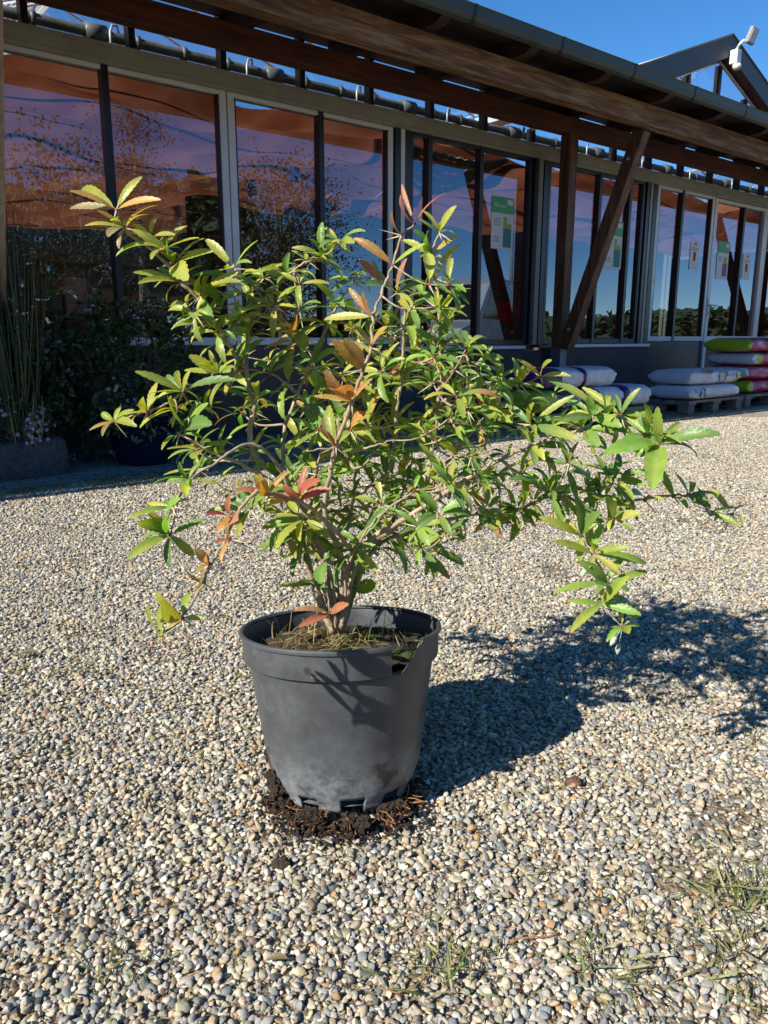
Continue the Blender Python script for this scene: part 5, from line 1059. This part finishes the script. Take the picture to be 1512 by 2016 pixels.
# ================================================================ PLANTING AT THE LEFT, IN THE SHADE
M_gran = simple('dark_granite', (0.028, 0.029, 0.033), (0.10, 0.097, 0.095), .75, 40, bump=.8, bscale=30, bdist=.01)
def rockbox(s0, s1, o0, o1, h, label):
    """hewn stone trough: rounded uneven block with a hollow"""
    q = MB(); n = 22; t = thing('stone_trough', label, 'trough', P((s0 + s1) / 2, (o0 + o1) / 2, 0)); vs = []
    def ring(k, z, inset):
        out = []
        for i in range(n * 4):
            u_ = i / n; side = int(u_); f = u_ - side; f = f * 2 - 1
            x, y = [(f, -1), (1, f), (-f, 1), (-1, -f)][side]; e = 5; l_ = (abs(x) ** e + abs(y) ** e) ** (1 / e); x, y = x / l_, y / l_
            w_ = 1 + .03 * mnoise.noise(Vector((x * 2.5, y * 2.5, z * 6)))
            out.append(P((s0 + s1) / 2 + x * ((s1 - s0) / 2 - inset) * w_, (o0 + o1) / 2 + y * ((o1 - o0) / 2 - inset) * w_, z + (.012 * mnoise.noise(Vector((x * 3, y * 3, 4))) if z > .05 else 0)))
        return out
    lev = [(0, 0.01), (h * .3, 0), (h * .7, .004), (h * .93, .012), (h, .035), (h, .09), (h - .03, .1), (h - .1, .105)]
    R = [ring(k, z, ins) for k, (z, ins) in enumerate(lev)]; m = n * 4
    q.add([p for r in R for p in r], [(k * m + i, k * m + (i + 1) % m, (k + 1) * m + (i + 1) % m, (k + 1) * m + i) for k in range(len(R) - 1) for i in range(m)])
    q.build('stone', M_gran, t, smooth=True); MB().fb(s0 + .09, s1 - .09, o0 + .09, o1 - .09, h - .12, h - .07).build('earth', msoil, t)
rockbox(-2.55, -1.42, 0.46, 0.90, 0.215, 'low hewn dark stone trough with flowers at the left edge')
def flowerplant(name, label, cat, c, rx, ry, rz_, n, leafL, cols, fcols, nf, group=None, z0=0.0, kids='flowers'):
    """bushy plant: twigs from the base, leaves over the whole volume, small five-petalled blossoms"""
    t = thing(name, label, cat, c, group); l_ = Leaves(); f_ = Leaves(); st_ = MB(); tips = []
    for k in range(n):
        d = Vector((random.gauss(0, 1), random.gauss(0, 1), random.gauss(.35, .8))).normalized(); r = random.uniform(.45, 1) ** .6 * (1 + .35 * mnoise.noise(d * 2.3 + c))
        p = c + Vector((d.x * rx * r, d.y * ry * r, z0 + rz_ * .5 + d.z * rz_ * .55 * r))
        if p.z < .02: continue
        tips.append((p, d))
        for j in range(4):
            dd = (d + Vector((random.gauss(0, .8), random.gauss(0, .8), random.gauss(0, .6)))).normalized()
            l_.leaf(p + Vector((random.gauss(0, .02), random.gauss(0, .02), random.gauss(0, .02))), dd, Vector((random.gauss(0, .5), random.gauss(0, .5), 1)), leafL * random.uniform(.6, 1.3), leafL * .45 * random.uniform(.7, 1.2), jit(random.choice(cols)), curl=random.uniform(.1, .9), fold=.3, nst=5, teeth=False, cross=3)
    for k in range(26):
        p, d = random.choice(tips); b0 = c + Vector((random.gauss(0, rx * .12), random.gauss(0, ry * .12), z0)); st_.tube(crom([b0, (b0 + p) / 2 + Vector((0, 0, .05)), p], 4), [.006 - .0005 * i for i in range(9)], 5)
    for k in range(nf):
        p, d = random.choice(tips); p = p + d * .03
        for m in range(random.randint(4, 10)):
            pc = p + Vector((random.gauss(0, .022), random.gauss(0, .022), random.gauss(0, .018))); fc = jit(random.choice(fcols)); ax = (d + Vector((random.gauss(0, .5), random.gauss(-.3, .5), .3))).normalized(); u = ax.orthogonal().normalized(); w = ax.cross(u)
            for q_ in range(5): a_ = q_ * 1.2566; dd = u * math.cos(a_) + w * math.sin(a_) + ax * .3; f_.leaf(pc, dd, ax, .0125, .0095, fc, curl=.3, fold=.1, nst=4, teeth=False, cross=3)
    st_.build('stems', simple('soft_stem', (.1, .07, .04), (.16, .12, .07), .8), t, smooth=True); l_.build('foliage', M_leaf2, t)
    if nf: f_.build(kids, M_leaf2, t)
    return t
DG = [(0.035, 0.085, 0.022), (0.05, 0.11, 0.028), (0.028, 0.07, 0.025), (0.09, 0.10, 0.03)]; PK = [(0.75, 0.42, 0.66), (0.8, 0.55, 0.72), (0.7, 0.34, 0.58)]
flowerplant('flowering_shrub', 'bushy dark green shrub with pale pink flowers beside the window sill', 'shrub', P(-0.92, .50, 0), .50, .42, .96, 950, .055, DG, PK, 30, 'pink flowering plants left of the window')
flowerplant('flowering_shrub', 'dark leafy shrub with pink flowers behind the stone trough', 'shrub', P(-1.75, .25, 0), .55, .3, 1.0, 800, .05, DG, PK, 30, 'pink flowering plants left of the window')
flowerplant('trough_flowers', 'lilac pink flowers growing over the rim of the stone trough', 'flowers', P(-1.76, .66, .16), .32, .2, .26, 150, .035, DG, PK, 34)
# ivy in a dark blue pot
t = thing('glazed_pot', 'dark blue glazed pot half hidden under the pink flowering shrub', 'pot', P(-.95, .72, 0))
MB().lathe([(.001, .01), (.15, .01), (.17, .04), (.2, .2), (.21, .29), (.225, .3), (.225, .33), (.2, .335), (.19, .3), (.001, .29)], P(-.95, .72, 0), 40).build('vessel', simple('blue_glaze', (0.006, 0.008, 0.022), (0.01, 0.013, 0.034), .2, 5), t, smooth=True)
MB().lathe([(.001, .0), (.19, .0)], P(-.95, .72, .3), 24).build('earth', msoil, t)
flowerplant('trailing_ivy', 'pale variegated ivy trailing over the dark blue pot', 'ivy', P(-.93, .76, .12), .28, .26, .36, 220, .04, [(0.1, .16, .07), (.2, .24, .14), (.06, .11, .04)], PK, 0)
# tall ornamental grass
def tallgrass(c, n, h, label, w_, cols, name='ornamental_grass', spread=.3):
    t = thing(name, label, 'grass', c); l_ = Leaves()
    for k in range(n):
        a_ = random.uniform(0, 6.28); r = abs(random.gauss(0, .07)); d = Vector((math.cos(a_) * spread * random.random(), math.sin(a_) * spread * random.random(), 1)); hh = h * random.uniform(.45, 1.05)
        l_.leaf(c + Vector((r * math.cos(a_), r * math.sin(a_), 0)), d, Vector((-math.cos(a_) , -math.sin(a_), .4)) * -1, hh, w_ * random.uniform(.6, 1.2), jit(random.choice(cols)), curl=random.uniform(.05, .8), fold=.4, nst=9, teeth=False, cross=3, wide=.6)
    l_.build('blades', M_leaf2, t)
tallgrass(P(-1.62, .48, .1), 420, 1.5, 'tall upright ornamental grass in front of the left window', .006, [(.012, .034, .014), (.017, .044, .017), (.028, .05, .018)], spread=.42)
tallgrass(P(-1.66, .76, .14), 60, .36, 'yellowish arching grass clump in the stone trough', .007, [(.22, .24, .08), (.3, .29, .12)], spread=.8)

# ================================================================ WHAT THE PANES MIRROR: trees, hedge, van and lamp to the right of the view, plus an added ring against low sky light
def tree(c, h, r, label, cat_name, cols, conifer=False, n=1500, leafL=.16):
    t = thing(cat_name, label, 'tree', c, 'trees across the yard'); l_ = Leaves(); q = MB()
    q.tube([c, c + Vector((.05, 0, h * .3)), c + Vector((0, .05, h * .6)), c + Vector((0, 0, h * .95))], [h * .022, h * .018, h * .011, .01], 10)
    clumps = []
    for k in range(70 if conifer else 60):
        f = (k + .5) / 60 if conifer else None
        if conifer:
            f = random.uniform(.08, 1) ** 1.1; rr_ = r * (1 - f) * random.uniform(.3, 1); a_ = random.uniform(0, 6.28); p = c + Vector((rr_ * math.cos(a_), rr_ * math.sin(a_), h * f - rr_ * .25)); hub = c + Vector((0, 0, h * f))
        else:
            d = Vector((random.gauss(0, 1), random.gauss(0, 1), random.gauss(0, .9))).normalized() * random.uniform(.4, 1); p = c + Vector((d.x * r, d.y * r, h * .62 + d.z * h * .36)); hub = c + Vector((0, 0, h * random.uniform(.25, .6)))
        q.tube([hub, (hub + p) / 2 + Vector((0, 0, .1)), p], [h * .006, h * .004, .008], 5); clumps.append((p, (p - hub).normalized()))
    for p, d in clumps:
        R_ = r * (.2 if conifer else .24)
        for k in range(n // 60):
            o_ = Vector((random.gauss(0, R_), random.gauss(0, R_), random.gauss(0, R_ * (.25 if conifer else .6))))
            l_.leaf(p + o_, (d + Vector((random.gauss(0, .7), random.gauss(0, .7), random.gauss(-.1, .4)))), (random.gauss(0, .4), random.gauss(0, .4), 1), leafL * random.uniform(.6, 1.3), leafL * (.25 if conifer else .5), jit(random.choice(cols), .2), curl=.3, nst=4, teeth=False, cross=3)
    q.build('trunk', barkmat(), t, smooth=True); l_.build('crown', M_leaf2, t)
tree(Vector((10.9, -1.6, 0)), 6.2, 2.0, 'blue green conifer mirrored in the left panes', 'conifer', [(.04, .08, .04), (.06, .1, .05)], True, 7000, .13)
tree(Vector((11.8, 1.6, 0)), 5.2, 1.7, 'russet leaved tree mirrored in the second window', 'broadleaf_tree', [(.2, .1, .03), (.06, .1, .02), (.25, .08, .03), (.09, .12, .03)], False, 8000, .10)
tree(Vector((14.5, -5.5, 0)), 6.5, 2.8, 'dense green tree mirrored low in the left panes', 'broadleaf_tree', DG, False, 6000, .15)
tree(Vector((17.0, -1.2, 0)), 3.6, 2.4, 'round green tree mirrored between the conifer and the russet tree', 'broadleaf_tree', DG, False, 6000, .14)
l_ = Leaves(); 
for k in range(44000):
    u_ = random.random() if k % 2 else random.uniform(.79, 1.0); a_ = math.radians(-215 + 250 * u_); c = Vector((38 * math.cos(a_), 38 * math.sin(a_), 0)); top = 1.9 if -16 < math.degrees(a_) < 40 else 8.5; h_ = top + .25 * top * nz2(u_ * 30, 0, 1, 2) + .1 * top * nz2(u_ * 90, 0, 1, 3)
    l_.leaf(c + Vector((random.gauss(0, 1), random.gauss(0, .5), h_ * random.random() ** .7)), (random.gauss(0, 1), random.gauss(0, 1), random.gauss(0, .5)), (random.gauss(-.5, .5), random.gauss(0, .4), 1), (.42 if top < 3 else 1.2) * random.uniform(.6, 1.3), .3 if top < 3 else .8, jit(random.choice(DG), .2), curl=.3, nst=4, teeth=False, cross=3)
l_.build('treeline_and_sky_blocker', M_leaf2, None, {'kind': 'stuff'})  # left and behind, the unseen ring is added to block low sky light
# white van seen in the glass
def van(c, yaw):
    t = thing('parked_van', 'white van parked across the yard, mirrored in the middle panes', 'van', c); R_ = Matrix.Rotation(yaw, 3, 'Z')
    X = lambda x, y, z: c + R_ @ Vector((x, y, z))
    side = [(-2.4, .35), (2.35, .35), (2.45, .6), (2.4, .95), (1.65, 1.1), (.95, 1.85), (.6, 1.98), (-2.3, 2.0), (-2.42, 1.7)]; n = len(side); q = MB()
    q.add([X(x, -.9, z) for x, z in side] + [X(x, .9, z) for x, z in side], [tuple(range(n)), tuple(range(n, 2 * n))[::-1]] + [(i, n + i, n + (i + 1) % n, (i + 1) % n) for i in range(n)])
    q.build('body', simple('van_paint', (.7, .7, .7), None, .3, coat=.5), t, bevel=.05)
    gl_ = simple('van_glass', (.02, .025, .03), None, .08)
    MB().add([X(1.66, -.75, 1.14), X(1.66, .75, 1.14), X(1.02, .68, 1.82), X(1.02, -.68, 1.82)], [(0, 1, 2, 3)]).add([v + R_ @ Vector((.012, 0, .012)) for v in [X(1.64, -.75, 1.14), X(1.64, .75, 1.14), X(1.0, .68, 1.82), X(1.0, -.68, 1.82)]], [(0, 1, 2, 3)]).build('windscreen', gl_, t)
    for sg in (-1, 1):
        MB().add([X(.1, sg * .906, 1.15), X(1.35, sg * .906, 1.15), X(.9, sg * .906, 1.75), X(.1, sg * .906, 1.75)], [(0, 1, 2, 3)]).build('side_window', gl_, t)
        MB().hexa([X(2.38 + dx, sg * .72 + dy, z) for z in (.72, .88) for dx, dy in ((0, -.12), (.07, -.12), (.07, .12), (0, .12))]).build('headlight', simple('lamp_clear', (.6, .6, .58), None, .1), t)
        for wx in (-1.5, 1.55):
            w_ = MB().tube([X(wx, sg * .72, .33), X(wx, sg * .92, .33)], .33, 24).build('wheel', M_black, t); MB().tube([X(wx, sg * .9, .33), X(wx, sg * .93, .33)], .2, 18).build('rim', M_galv, w_)
van(Vector((10.6, 6.3, 0)), math.radians(195))
t = thing('street_lamp', 'grey curved street lamp mirrored in the right panes', 'lamp', Vector((22, 6.5, 0))); c = Vector((22, 6.5, 0))
MB().tube([c, c + Vector((0, 0, 4)), c + Vector((-.1, 0, 5.2)), c + Vector((-.5, .2, 5.9)), c + Vector((-1.1, .4, 6.1))], [.09, .07, .06, .05, .045], 10).build('pole', M_galv, t, smooth=True)
MB().hexa(obox(c + Vector((-1.4, .5, 6.1)), Vector((.94, -.33, 0)), Vector((.33, .94, 0)), Vector((0, 0, 1)), .4, .12, .05)).build('lamp_head', M_galv, t, bevel=.03)
